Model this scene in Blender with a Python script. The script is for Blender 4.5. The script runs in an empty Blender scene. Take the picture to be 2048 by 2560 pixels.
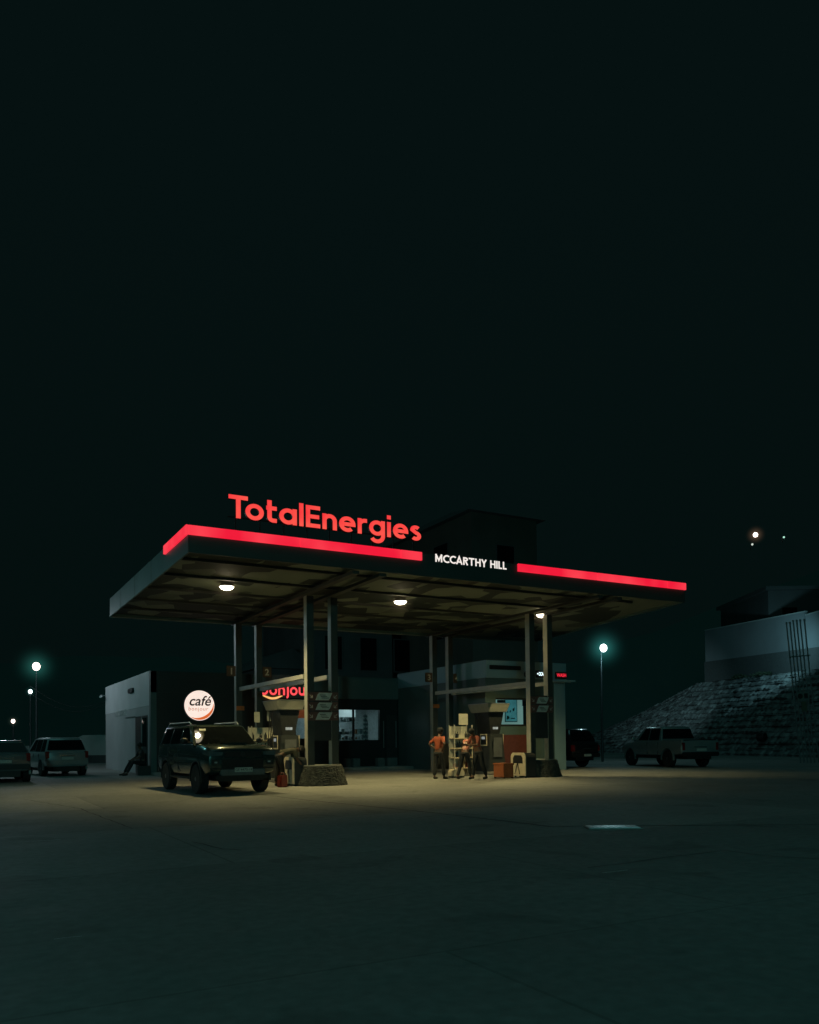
import bpy, bmesh, math, random
from mathutils import Vector, Matrix, noise
R = math.radians
random.seed(7)
scene = bpy.context.scene
COL = scene.collection

# ------------------------------------------------------------------ camera model
F, CYP, YAW, PITCH, ROLL, CH = 2050.4, 1806.2, 29.113, 1.245, -0.631, 1.35
def _m(d):
    c, s = math.cos(R(YAW)), math.sin(R(YAW))
    r, fw, u = d[0]*c-d[1]*s, d[0]*s+d[1]*c, d[2]
    c, s = math.cos(R(PITCH)), math.sin(R(PITCH))
    fw, u = fw*c+u*s, -fw*s+u*c
    c, s = math.cos(R(ROLL)), math.sin(R(ROLL))
    return (r*c+u*s, -r*s+u*c, fw)
_cols = [_m(e) for e in ((1,0,0),(0,1,0),(0,0,1))]
RIGHT, UP, FWD = [Vector([_cols[j][i] for j in range(3)]) for i in range(3)]
CAM = Vector((0,0,CH))
def ray(px, py):
    return RIGHT*((px-1024)/F) + UP*((CYP-py)/F) + FWD
def on_z(px, py, z=0.0):
    d = ray(px, py); return CAM + d*((z-CH)/d.z)
def on_y(px, py, Y):
    d = ray(px, py); return CAM + d*(Y/d.y)
def on_x(px, py, X):
    d = ray(px, py); return CAM + d*(X/d.x)
def at(px, py, Z):
    return CAM + ray(px, py)*Z
cam_d = bpy.data.cameras.new('camera'); cam = bpy.data.objects.new('camera', cam_d); COL.objects.link(cam)
M = Matrix((RIGHT, UP, -FWD)).transposed().to_4x4(); M.translation = CAM
cam.matrix_world = M
cam_d.sensor_fit = 'VERTICAL'; cam_d.sensor_height = 32; cam_d.lens = F/2560*32
cam_d.shift_y = (CYP-1280)/2560
cam_d.clip_start = 0.1; cam_d.clip_end = 3000
scene.camera = cam
scene.view_settings.view_transform = 'Standard'; scene.view_settings.look = 'None'
scene.view_settings.exposure = 0

# ------------------------------------------------------------------ materials
def lin(c):
    return tuple((v/255/12.92 if v/255 <= .04045 else ((v/255+.055)/1.055)**2.4) for v in c)
MATS = {}
def mat(name, col, rough=.6, metal=0, var=.25, scale=6, bump=0.0, bscale=40, coat=0, spec=.5, col2=None, coords='Object'):
    m = bpy.data.materials.new(name); m.use_nodes = True
    nt = m.node_tree; b = nt.nodes['Principled BSDF']
    tc = nt.nodes.new('ShaderNodeTexCoord')
    n = nt.nodes.new('ShaderNodeTexNoise'); n.inputs['Scale'].default_value = scale; n.inputs['Detail'].default_value = 6
    nt.links.new(tc.outputs[coords], n.inputs['Vector'])
    cr = nt.nodes.new('ShaderNodeMapRange'); cr.inputs[1].default_value = .3; cr.inputs[2].default_value = .7
    nt.links.new(n.outputs['Fac'], cr.inputs[0])
    mx = nt.nodes.new('ShaderNodeMix'); mx.data_type = 'RGBA'
    c2 = col2 or tuple(v*(1-var) for v in col)
    mx.inputs[6].default_value = (*c2, 1); mx.inputs[7].default_value = (*col, 1)
    nt.links.new(cr.outputs[0], mx.inputs[0]); nt.links.new(mx.outputs[2], b.inputs['Base Color'])
    rr = nt.nodes.new('ShaderNodeMapRange'); rr.inputs[3].default_value = min(1, rough*1.15); rr.inputs[4].default_value = rough*.85
    nt.links.new(n.outputs['Fac'], rr.inputs[0]); nt.links.new(rr.outputs[0], b.inputs['Roughness'])
    b.inputs['Metallic'].default_value = metal; b.inputs['Specular IOR Level'].default_value = spec
    if coat: b.inputs['Coat Weight'].default_value = coat; b.inputs['Coat Roughness'].default_value = .04
    if bump:
        n2 = nt.nodes.new('ShaderNodeTexNoise'); n2.inputs['Scale'].default_value = bscale; n2.inputs['Detail'].default_value = 5
        nt.links.new(tc.outputs[coords], n2.inputs['Vector'])
        bp = nt.nodes.new('ShaderNodeBump'); bp.inputs['Strength'].default_value = bump; bp.inputs['Distance'].default_value = .02
        nt.links.new(n2.outputs['Fac'], bp.inputs['Height']); nt.links.new(bp.outputs[0], b.inputs['Normal'])
    return m
def emis(name, col, st=1.0, var=.0, scale=2.0):
    m = bpy.data.materials.new(name); m.use_nodes = True
    nt = m.node_tree; b = nt.nodes['Principled BSDF']
    b.inputs['Base Color'].default_value = (*[v*.3 for v in col], 1); b.inputs['Roughness'].default_value = .4
    b.inputs['Emission Color'].default_value = (*col, 1); b.inputs['Emission Strength'].default_value = st
    if var:
        tc = nt.nodes.new('ShaderNodeTexCoord'); n = nt.nodes.new('ShaderNodeTexNoise'); n.inputs['Scale'].default_value = scale
        nt.links.new(tc.outputs['Object'], n.inputs['Vector'])
        mr = nt.nodes.new('ShaderNodeMapRange'); mr.inputs[1].default_value = .3; mr.inputs[2].default_value = .7
        mr.inputs[3].default_value = st*(1-var); mr.inputs[4].default_value = st*(1+var)
        nt.links.new(n.outputs['Fac'], mr.inputs[0]); nt.links.new(mr.outputs[0], b.inputs['Emission Strength'])
    return m
def emis2(name, ca, cb, st=1.0, scale=1.0):
    m = emis(name, cb, st); nt = m.node_tree; b = nt.nodes['Principled BSDF']
    tc = nt.nodes.new('ShaderNodeTexCoord'); n = nt.nodes.new('ShaderNodeTexNoise'); n.inputs['Scale'].default_value = scale; n.inputs['Detail'].default_value = 2
    nt.links.new(tc.outputs['Object'], n.inputs['Vector'])
    mr = nt.nodes.new('ShaderNodeMapRange'); mr.inputs[1].default_value = .35; mr.inputs[2].default_value = .65; nt.links.new(n.outputs['Fac'], mr.inputs[0])
    mx = nt.nodes.new('ShaderNodeMix'); mx.data_type = 'RGBA'; mx.inputs[6].default_value = (*ca,1); mx.inputs[7].default_value = (*cb,1)
    nt.links.new(mr.outputs[0], mx.inputs[0]); nt.links.new(mx.outputs[2], b.inputs['Emission Color'])
    return m
def glass_mat(name, tint=(.6,.7,.7), refl=.12):
    m = bpy.data.materials.new(name); m.use_nodes = True; nt = m.node_tree; nt.nodes.clear()
    o = nt.nodes.new('ShaderNodeOutputMaterial'); t = nt.nodes.new('ShaderNodeBsdfTransparent'); g = nt.nodes.new('ShaderNodeBsdfGlossy')
    t.inputs[0].default_value = (*tint, 1); g.inputs['Roughness'].default_value = .03
    mx = nt.nodes.new('ShaderNodeMixShader'); mx.inputs[0].default_value = refl
    nt.links.new(t.outputs[0], mx.inputs[1]); nt.links.new(g.outputs[0], mx.inputs[2]); nt.links.new(mx.outputs[0], o.inputs[0])
    return m
def halo_mat(name, col, st, rad, pw=3.0):  # glowing volume painted around a lamp to imitate its bloom
    m = bpy.data.materials.new(name); m.use_nodes = True; nt = m.node_tree; nt.nodes.clear()
    o = nt.nodes.new('ShaderNodeOutputMaterial'); e = nt.nodes.new('ShaderNodeEmission'); e.inputs[0].default_value = (*col, 1)
    tc = nt.nodes.new('ShaderNodeTexCoord'); l = nt.nodes.new('ShaderNodeVectorMath'); l.operation = 'LENGTH'
    nt.links.new(tc.outputs['Object'], l.inputs[0])
    mr = nt.nodes.new('ShaderNodeMapRange'); mr.inputs[1].default_value = 0; mr.inputs[2].default_value = rad; mr.inputs[3].default_value = 1; mr.inputs[4].default_value = 0
    nt.links.new(l.outputs['Value'], mr.inputs[0])
    p = nt.nodes.new('ShaderNodeMath'); p.operation = 'POWER'; p.inputs[1].default_value = pw; nt.links.new(mr.outputs[0], p.inputs[0])
    k = nt.nodes.new('ShaderNodeMath'); k.operation = 'MULTIPLY'; k.inputs[1].default_value = st; nt.links.new(p.outputs[0], k.inputs[0])
    nt.links.new(k.outputs[0], e.inputs[1]); nt.links.new(e.outputs[0], o.inputs['Volume'])
    return m

RED = emis2('red_light_box', (.88,.010,.040), (1.0,.060,.085), 1.0, .7)
REDL = emis2('red_letter_face', (.93,.030,.042), (1.0,.105,.075), 1.0, 1.8)
REDDARK = mat('red_letter_side', (.35,.01,.015), .4)
WHITEL = emis('white_letter_face', (.95,.86,.80), 1.0, .1, 2)
STEEL_W = mat('painted_steel', (.42,.40,.35), .45, var=.2, scale=3, bump=.05)
POST_SHADE = mat('shaded_post_face', (.045,.055,.052), .5, scale=3)  # shade of the column fronts painted as a darker face colour
DARKPAN = mat('dark_panel', (.035,.04,.042), .4, var=.3, scale=2)
FASC = mat('fascia_grey', (.09,.17,.175), .5, var=.2, scale=.8)
BEAM = mat('canopy_beam', (.055,.058,.052), .6, scale=2)
CONC = mat('concrete_kerb', (.28,.27,.25), .8, scale=4, bump=.3, bscale=30)
WHITEWALL = mat('white_cladding', (.62,.64,.66), .5, var=.15, scale=.7, bump=.03)
GREYWALL = mat('grey_cladding', (.075,.12,.12), .55, var=.2, scale=.8)
DARKWALL = mat('dark_facade', (.010,.022,.024), .5, var=.4, scale=.8)
BLACK = mat('black_plastic', (.012,.013,.014), .5)
RUBBER = mat('tyre_rubber', (.010,.010,.011), .8, bump=.2, bscale=60)
CHROME = mat('chrome_trim', (.5,.5,.5), .22, metal=1, var=.1)
DARKMET = mat('dark_metal', (.05,.055,.06), .45, metal=.6)
METAL = mat('galvanised_metal', (.36,.37,.38), .42, metal=.7, scale=8, bump=.05)
GLASSD = mat('dark_car_glass', (.006,.008,.009), .02, spec=.25, var=.3)
GLASSD.node_tree.nodes['Principled BSDF'].inputs['IOR'].default_value = 1.28
GLASS = glass_mat('shop_glass', (.75,.85,.85), .06)
ORANGE = mat('orange_paint', (.62,.16,.035), .5)
ORANGE2 = mat('dull_orange', (.36,.10,.035), .55)
ORANGED = mat('dark_orange_plate', (.20,.075,.03), .5)
CREAM = mat('cream_paint', (.62,.52,.38), .5, var=.15)
PALE = mat('pale_panel', (.5,.47,.38), .6)
def wood(): pass

# soffit: beam shadows and lit patches painted as random blotches
def soffit_mat():
    m = bpy.data.materials.new('soffit_sheet'); m.use_nodes = True; nt = m.node_tree; b = nt.nodes['Principled BSDF']
    tc = nt.nodes.new('ShaderNodeTexCoord'); mp = nt.nodes.new('ShaderNodeMapping'); mp.inputs['Scale'].default_value = (.8,.62,1)
    n0 = nt.nodes.new('ShaderNodeTexNoise'); n0.inputs['Scale'].default_value = .45; n0.inputs['Detail'].default_value = 1
    mixv = nt.nodes.new('ShaderNodeMix'); mixv.data_type = 'VECTOR'; mixv.inputs[0].default_value = .28
    nt.links.new(tc.outputs['Object'], mp.inputs[0]); nt.links.new(mp.outputs[0], n0.inputs['Vector'])
    nt.links.new(mp.outputs[0], mixv.inputs[4]); nt.links.new(n0.outputs['Color'], mixv.inputs[5])
    v = nt.nodes.new('ShaderNodeTexVoronoi'); v.inputs['Scale'].default_value = 2.0; v.inputs['Randomness'].default_value = 1
    nt.links.new(mixv.outputs[1], v.inputs['Vector'])
    s = nt.nodes.new('ShaderNodeSeparateColor'); nt.links.new(v.outputs['Color'], s.inputs[0])
    mr = nt.nodes.new('ShaderNodeMapRange'); mr.inputs[1].default_value = .43; mr.inputs[2].default_value = .54
    nt.links.new(s.outputs[0], mr.inputs[0])
    mx = nt.nodes.new('ShaderNodeMix'); mx.data_type = 'RGBA'
    mx.inputs[6].default_value = (.014,.024,.020,1); mx.inputs[7].default_value = (.17,.20,.155,1)
    nt.links.new(mr.outputs[0], mx.inputs[0]); nt.links.new(mx.outputs[2], b.inputs['Base Color']); b.inputs['Roughness'].default_value = .7
    return m
SOFF = soffit_mat()

def ground_mat():
    m = bpy.data.materials.new('worn_concrete'); m.use_nodes = True; nt = m.node_tree; b = nt.nodes['Principled BSDF']
    L = nt.links.new
    tc = nt.nodes.new('ShaderNodeTexCoord')
    br = nt.nodes.new('ShaderNodeTexBrick'); br.inputs['Scale'].default_value = .2; br.inputs['Mortar Size'].default_value = .003
    br.inputs['Color1'].default_value = (.20,.20,.19,1); br.inputs['Color2'].default_value = (.27,.265,.25,1); br.inputs['Mortar'].default_value = (.165,.165,.155,1)
    br.offset = .5; br.inputs['Brick Width'].default_value = 1.1; br.inputs['Row Height'].default_value = .9
    L(tc.outputs['Object'], br.inputs['Vector'])
    n1 = nt.nodes.new('ShaderNodeTexNoise'); n1.inputs['Scale'].default_value = .35; n1.inputs['Detail'].default_value = 8; n1.inputs['Roughness'].default_value = .6
    n2 = nt.nodes.new('ShaderNodeTexNoise'); n2.inputs['Scale'].default_value = 9; n2.inputs['Detail'].default_value = 8
    n3 = nt.nodes.new('ShaderNodeTexNoise'); n3.inputs['Scale'].default_value = 1.6; n3.inputs['Detail'].default_value = 4
    for n in (n1,n2,n3): L(tc.outputs['Object'], n.inputs['Vector'])
    r1 = nt.nodes.new('ShaderNodeMapRange'); r1.inputs[1].default_value=.3; r1.inputs[2].default_value=.7; r1.inputs[3].default_value=.84; r1.inputs[4].default_value=1.10
    L(n1.outputs['Fac'], r1.inputs[0])
    r2 = nt.nodes.new('ShaderNodeMapRange'); r2.inputs[1].default_value=.3; r2.inputs[2].default_value=.7; r2.inputs[3].default_value=.85; r2.inputs[4].default_value=1.12
    L(n2.outputs['Fac'], r2.inputs[0])
    mu = nt.nodes.new('ShaderNodeMath'); mu.operation='MULTIPLY'; L(r1.outputs[0], mu.inputs[0]); L(r2.outputs[0], mu.inputs[1])
    vs = nt.nodes.new('ShaderNodeVectorMath'); vs.operation='SCALE'; L(br.outputs['Color'], vs.inputs[0]); L(mu.outputs[0], vs.inputs['Scale'])
    n4 = nt.nodes.new('ShaderNodeTexNoise'); n4.inputs['Scale'].default_value = .9; n4.inputs['Detail'].default_value = 3; n4.inputs['Distortion'].default_value=.6
    L(tc.outputs['Object'], n4.inputs['Vector'])
    r4 = nt.nodes.new('ShaderNodeMapRange'); r4.inputs[1].default_value=.60; r4.inputs[2].default_value=.68; r4.inputs[3].default_value=1.0; r4.inputs[4].default_value=.78
    L(n4.outputs['Fac'], r4.inputs[0])
    v2 = nt.nodes.new('ShaderNodeVectorMath'); v2.operation='SCALE'; L(vs.outputs[0], v2.inputs[0]); L(r4.outputs[0], v2.inputs['Scale'])
    L(v2.outputs[0], b.inputs['Base Color'])
    rr = nt.nodes.new('ShaderNodeMapRange'); rr.inputs[1].default_value=.3; rr.inputs[2].default_value=.75; rr.inputs[3].default_value=.78; rr.inputs[4].default_value=.62
    L(n3.outputs['Fac'], rr.inputs[0]); L(rr.outputs[0], b.inputs['Roughness'])
    b.inputs['Specular IOR Level'].default_value = .16
    bp = nt.nodes.new('ShaderNodeBump'); bp.inputs['Strength'].default_value=.25; bp.inputs['Distance'].default_value=.02
    ad = nt.nodes.new('ShaderNodeMath'); ad.operation='ADD'; L(n2.outputs['Fac'], ad.inputs[0]); L(n3.outputs['Fac'], ad.inputs[1])
    L(ad.outputs[0], bp.inputs['Height']); L(bp.outputs[0], b.inputs['Normal'])
    return m

# ------------------------------------------------------------------ mesh helpers
class MB:
    def __init__(s): s.v = []; s.f = []; s.smooth = False
    def add(s, vs, fs):
        o = len(s.v); s.v += [tuple(v) for v in vs]; s.f += [tuple(i+o for i in f) for f in fs]; return s
    def box(s, x0,x1,y0,y1,z0,z1, rot=None, org=None):
        vs = [Vector(p) for p in ((x0,y0,z0),(x1,y0,z0),(x1,y1,z0),(x0,y1,z0),(x0,y0,z1),(x1,y0,z1),(x1,y1,z1),(x0,y1,z1))]
        if rot is not None:
            o = Vector(org or (0,0,0)); vs = [rot @ (p-o) + o for p in vs]
        return s.add(vs, [(0,3,2,1),(4,5,6,7),(0,1,5,4),(1,2,6,5),(2,3,7,6),(3,0,4,7)])
    def frus(s, b, t, z0, z1):   # b,t = (x0,x1,y0,y1)
        vs = [(b[0],b[2],z0),(b[1],b[2],z0),(b[1],b[3],z0),(b[0],b[3],z0),(t[0],t[2],z1),(t[1],t[2],z1),(t[1],t[3],z1),(t[0],t[3],z1)]
        return s.add(vs, [(0,3,2,1),(4,5,6,7),(0,1,5,4),(1,2,6,5),(2,3,7,6),(3,0,4,7)])
    def tube(s, pts, r, n=8, cap=True):
        pts = [Vector(p) for p in pts]; rs = r if isinstance(r, (list,tuple)) else [r]*len(pts)
        o = len(s.v); N = len(pts)
        for i,p in enumerate(pts):
            d = (pts[min(i+1,N-1)]-pts[max(i-1,0)]).normalized()
            a = Vector((0,0,1)) if abs(d.z) < .9 else Vector((1,0,0))
            u = d.cross(a).normalized(); w = d.cross(u)
            for k in range(n):
                t = 2*math.pi*k/n; s.v.append(tuple(p+(u*math.cos(t)+w*math.sin(t))*rs[i]))
        for i in range(N-1):
            for k in range(n):
                a=o+i*n+k; b=o+i*n+(k+1)%n; s.f.append((a,b,b+n,a+n))
        if cap: s.f.append(tuple(o+k for k in range(n))[::-1]); s.f.append(tuple(o+(N-1)*n+k for k in range(n)))
        return s
    def lathe(s, prof, n=24, axis='z', org=(0,0,0)):  # prof (r,h)
        o = len(s.v); P = len(prof)
        for (r,h) in prof:
            for k in range(n):
                t=2*math.pi*k/n; a,b=r*math.cos(t), r*math.sin(t)
                p = {'z':(a,b,h),'y':(a,h,b),'x':(h,a,b)}[axis]
                s.v.append((p[0]+org[0],p[1]+org[1],p[2]+org[2]))
        for i in range(P-1):
            for k in range(n):
                a=o+i*n+k; b=o+i*n+(k+1)%n; s.f.append((a,b,b+n,a+n))
        s.f.append(tuple(o+k for k in range(n))[::-1]); s.f.append(tuple(o+(P-1)*n+k for k in range(n)))
        return s
    def ball(s, c, r, n=12, sc=(1,1,1)):
        pr = [(max(1e-4,math.sin(math.pi*i/n)), -math.cos(math.pi*i/n)) for i in range(n+1)]
        o = len(s.v); s.lathe(pr, n*2)
        for i in range(o, len(s.v)):
            v = s.v[i]; s.v[i] = (c[0]+v[0]*r*sc[0], c[1]+v[1]*r*sc[1], c[2]+v[2]*r*sc[2])
        return s
    def prism(s, poly, h0, h1, plane='xz'):   # polygon extruded
        n = len(poly)
        def P(a,b,h): return {'xz':(a,h,b),'yz':(h,a,b),'xy':(a,b,h)}[plane]
        vs = [P(a,b,h0) for a,b in poly]+[P(a,b,h1) for a,b in poly]
        return s.add(vs, [tuple(range(n))[::-1], tuple(range(n,2*n))]+[(i,(i+1)%n,n+(i+1)%n,n+i) for i in range(n)])
    def build(s, name, m, parent=None, bevel=0, smooth=False, loc=None, rot=None, seg=2):
        me = bpy.data.meshes.new(name); me.from_pydata(s.v, [], s.f); me.update()
        bm = bmesh.new(); bm.from_mesh(me); bmesh.ops.remove_doubles(bm, verts=bm.verts, dist=1e-5)
        bmesh.ops.recalc_face_normals(bm, faces=bm.faces)
        if bevel: bmesh.ops.bevel(bm, geom=[e for e in bm.edges if len(e.link_faces)==2 and e.calc_face_angle(0) > .6], offset=bevel, segments=seg, affect='EDGES', clamp_overlap=True)
        if smooth:
            for f in bm.faces: f.smooth = True
            for e in bm.edges:
                if len(e.link_faces)==2 and e.calc_face_angle(0) > R(38): e.smooth = False
        bm.to_mesh(me); bm.free()
        me.materials.append(m)
        o = bpy.data.objects.new(name, me); COL.objects.link(o)
        if parent: o.parent = parent
        if loc is not None: o.location = loc
        if rot is not None: o.rotation_euler = rot
        return o
def tag(o, label=None, cat=None, group=None, kind=None):
    if label: o['label'] = label
    if cat: o['category'] = cat
    if group: o['group'] = group
    if kind: o['kind'] = kind
    return o
def empty(name, loc=(0,0,0), rz=0, label=None, cat=None, group=None, ry=0):
    o = bpy.data.objects.new(name, None); COL.objects.link(o); o.location = loc; o.rotation_euler = (0,ry,rz)
    o.empty_display_size = .2
    return tag(o, label, cat, group)
def kids(o): return [c for c in bpy.data.objects if c.parent == o]
def copy_tree(o, parent=None):
    c = o.copy(); COL.objects.link(c); c.parent = parent
    for ch in kids(o): copy_tree(ch, c)
    return c
def text_mesh(body, size, depth=.0, bold=0.0, shear=0.0, spacing=1.0, align='LEFT'):
    cu = bpy.data.curves.new('t', 'FONT'); cu.body = body; cu.size = size; cu.extrude = depth; cu.offset = bold; cu.shear = shear
    cu.space_character = spacing; cu.align_x = align; cu.resolution_u = 4
    o = bpy.data.objects.new('t', cu); COL.objects.link(o)
    dg = bpy.context.evaluated_depsgraph_get(); dg.update()
    me = bpy.data.meshes.new_from_object(o.evaluated_get(dg))
    bpy.data.objects.remove(o); bpy.data.curves.remove(cu)
    return me
def bounds(me):
    xs=[v.co.x for v in me.vertices]; ys=[v.co.y for v in me.vertices]
    return min(xs),max(xs),min(ys),max(ys)
def text_obj(name, body, size, m, parent, loc, rot=(R(90),0,0), depth=.004, bold=0.0, shear=0, spacing=1, align='CENTER', sx=1, sy=1):
    me = text_mesh(body, size, depth, bold, shear, spacing, align)
    for v in me.vertices: v.co.x *= sx; v.co.y *= sy
    me.materials.clear(); me.materials.append(m)
    o = bpy.data.objects.new(name, me); COL.objects.link(o)
    o.location = loc; o.rotation_euler = rot
    if parent: o.parent = parent
    return o
def arc(cx_, cy_, r_, a0, a1, n=14, ry=None):
    ry = r_ if ry is None else ry
    return [(cx_+r_*math.cos(R(a0+(a1-a0)*i/n)), cy_+ry*math.sin(R(a0+(a1-a0)*i/n))) for i in range(n+1)]
def glyph(ch, w):
    """strokes of one letter as centre lines, cap height 1; returns (advance, polylines)"""
    h = w/2; X = .72; r_ = X/2-h; c_ = X/2; xr_ = 2*c_
    ring = arc(c_, c_, r_, 0, 360, 26)
    G = {
     'T': (.74, [[(0,1-h),(.74,1-h)], [(.37,0),(.37,1-w)]]),
     'o': (xr_, [ring]),
     'b': (xr_, [ring, [(h,c_),(h,1.02)]]),
     't': (.42, [[(.13,.98),(.13,.24)]+arc(.13+.15,.24,.15,180,262,8,.24-h)+[(.42,h)], [(0,X-h),(.42,X-h)]]),
     'a': (xr_, [ring, [(xr_-h,0),(xr_-h,X)]]),
     'l': (w, [[(h,0),(h,1.04)]]),
     'E': (.60, [[(h,0),(h,1)], [(w,1-h),(.60,1-h)], [(w,.5),(.56,.5)], [(w,h),(.60,h)]]),
     'n': (.62, [[(h,0),(h,X)], [(h,X-.30)]+arc(.31,X-.31,.31-h,172,0,14)+[(.62-h,0)]]),
     'e': (xr_, [[(2*h,c_)]+[(xr_-h,c_)]+arc(c_,c_,r_,4,312,24)]),
     'r': (.42, [[(h,0),(h,X)], [(h,X-.28)]+arc(.34,X-.30,.34-h,172,84,10,.30-h)+[(.42,X-h)]]),
     'g': (xr_, [ring, [(xr_-h,X),(xr_-h,0)]+arc(c_,.0,r_,0,-150,14)]),
     'i': (w, [[(h,0),(h,X)], [(h,.85),(h,.85+w*1.05)]]),
     'j': (.26, [[(.26-h,X),(.26-h,-.04)]+arc(.02,-.04,.24-h,0,-80,8)]),
     'u': (.62, [[(.62-h,0),(.62-h,X)], [(h,X)]+arc(.31,.31,.31-h,180,350,14)]),
     's': (.52, [arc(.26,X-h-.125,.26-h,40,180,12,.135)+arc(.26,h+.135,.26-h,90-10,-140,14,.14)]),
     'M': (.86, [[(h,0),(h,1)], [(h,1-h*.6),(.43,.22),(.86-h,1-h*.6)], [(.86-h,0),(.86-h,1)]]),
     'C': (.72, [arc(.5,.5,.5-h,48,312,20)]),
     'A': (.78, [[(h*.6,0),(.39,1-h*.4),(.78-h*.6,0)], [(.18,.30),(.60,.30)]]),
     'R': (.62, [[(h,0),(h,1)], [(h,1-h),(.33,1-h)]+arc(.33,.745,.29-h,90,-90,10,.255-h)+[(h,.49+h)], [(.30,.49),(.60-h*.5,0)]]),
     'H': (.70, [[(h,0),(h,1)], [(h,.52),(.70-h,.52)], [(.70-h,0),(.70-h,1)]]),
     'Y': (.68, [[(h*.6,1),(.34,.48),(.68-h*.6,1)], [(.34,0),(.34,.48)]]),
     'I': (w, [[(h,0),(h,1)]]), 'L': (.50, [[(h,1),(h,0)], [(w,h),(.50,h)]]),
     ' ': (.28, []),
    }
    return G[ch]
def letters(word, m, mside, parent, x0, x1, y, z, cap, thick=.08, w=.17, gap=.10):
    """channel letters in the X-Z plane facing -Y; every letter is one part"""
    K = [(-.10 if c=='T' and i+1<len(word) and word[i+1]=='o' else gap) for i,c in enumerate(word)]; tot = sum(glyph(c,w)[0] for c in word)+sum(K[:-1]); kx = (x1-x0)/tot
    cur = x0
    for ci,ch in enumerate(word):
        adv, lines = glyph(ch, w); vs=[]; fs=[]
        for li,L in enumerate(lines):
            P = [Vector((a,b)) for a,b in L]; Q=[P[0]]
            for p in P[1:]:
                if (p-Q[-1]).length > 1e-4: Q.append(p)
            P = Q; closed = (P[0]-P[-1]).length < 1e-3; n=len(P); o=len(vs); f0 = y-li*.0015
            for i,p in enumerate(P):
                a = P[i-1] if i>0 else (P[-2] if closed else p); b = P[i+1] if i<n-1 else (P[1] if closed else p)
                d1 = (p-a).normalized() if (p-a).length>1e-6 else (b-p).normalized(); d2 = (b-p).normalized() if (b-p).length>1e-6 else d1
                nn = (Vector((-d1.y,d1.x))+Vector((-d2.y,d2.x)))
                nn = nn/max(.5, nn.length_squared)*2 if nn.length>1e-5 else Vector((-d1.y,d1.x))
                for q in (p+nn*w/2, p-nn*w/2):
                    X_ = cur+q.x*kx; Z_ = z+q.y*cap
                    vs += [(X_-0, f0, Z_), (X_, y+thick, Z_)]
            for i in range(n-1):
                k=o+4*i; fs += [(k,k+2,k+6,k+4),(k+1,k+5,k+7,k+3),(k,k+4,k+5,k+1),(k+2,k+3,k+7,k+6)]
            if not closed:
                fs += [(o,o+1,o+3,o+2)]; k=o+4*(n-1); fs += [(k,k+2,k+3,k+1)]
        if vs:
            vs = [(v[0]-cur, v[1], v[2]-z) for v in vs]
            me = bpy.data.meshes.new('letter'); me.from_pydata(vs,[],fs); me.update()
            bm = bmesh.new(); bm.from_mesh(me); bmesh.ops.recalc_face_normals(bm, faces=bm.faces); bm.to_mesh(me); bm.free()
            me.materials.append(m); me.materials.append(mside)
            for p in me.polygons: p.material_index = 0 if (abs(p.normal.y)>.7 and p.center.y < y+thick*.5) else 1
            ob = bpy.data.objects.new('letter', me); COL.objects.link(ob); ob.parent = parent; ob.location = (cur,0,z)
        cur += (adv+K[ci])*kx
def light(kind, name, loc, energy, col, size=.2, rot=None, aim=None, spot=None, blend=.5):
    d = bpy.data.lights.new(name, kind); d.energy = energy; d.color = col
    if kind == 'AREA': d.shape='DISK'; d.size = size
    elif kind == 'SUN': d.angle = size
    else: d.shadow_soft_size = size
    if spot: d.spot_size = spot; d.spot_blend = blend
    o = bpy.data.objects.new(name, d); COL.objects.link(o); o.location = loc
    if aim is not None: o.rotation_euler = (Vector(aim)-Vector(loc)).to_track_quat('-Z','Y').to_euler()
    if rot is not None: o.rotation_euler = rot
    return o

# ------------------------------------------------------------------ world
w = bpy.data.worlds.new('World'); scene.world = w; w.use_nodes = True
nt = w.node_tree; bg = nt.nodes['Background']
tcw = nt.nodes.new('ShaderNodeTexCoord'); sp = nt.nodes.new('ShaderNodeSeparateXYZ'); nt.links.new(tcw.outputs['Generated'], sp.inputs[0])
rp = nt.nodes.new('ShaderNodeValToRGB'); nt.links.new(sp.outputs['Z'], rp.inputs[0])
rp.color_ramp.elements[0].color = (*lin((4,14,13)),1); rp.color_ramp.elements[1].color = (*lin((6,17,17)),1)
rp.color_ramp.elements[1].position = .6
nt.links.new(rp.outputs[0], bg.inputs[0]); bg.inputs[1].default_value = 1.0

# ------------------------------------------------------------------ ground
GM = ground_mat()
g = MB(); N = 40
def gs(i): 
    t = i/N*2-1; return (abs(t)**2.2)*(1 if t > 0 else -1)*900
g.v = [(gs(i)+8, gs(j)+20, 0) for j in range(N+1) for i in range(N+1)]
g.f = [(j*(N+1)+i, j*(N+1)+i+1, (j+1)*(N+1)+i+1, (j+1)*(N+1)+i) for j in range(N) for i in range(N)]
tag(g.build('ground', GM), 'dark worn concrete forecourt and ground', 'ground', kind='structure')
TAR = mat('tar_joint', (.035,.035,.035), .75, var=.5, scale=3)
def strip(pts, wd, name='pavement_joint', m=TAR, jit=.02):
    P = []
    for a,b in zip(pts[:-1], pts[1:]):
        n = max(2,int((b-a).length/.25))
        P += [a.lerp(b, i/n) for i in range(n)]
    P.append(pts[-1]); s = MB(); vs=[]
    for i,p in enumerate(P):
        d = (P[min(i+1,len(P)-1)]-P[max(i-1,0)]).normalized(); q = Vector((-d.y,d.x,0))
        k = wd*(.5+.5*random.random()); o = (random.random()-.5)*jit*2
        vs += [p+q*(o+k/2)+Vector((0,0,.004)), p+q*(o-k/2)+Vector((0,0,.004))]
    s.add(vs, [(2*i,2*i+1,2*i+3,2*i+2) for i in range(len(P)-1)])
    return tag(s.build(name, m), kind='structure')
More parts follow.
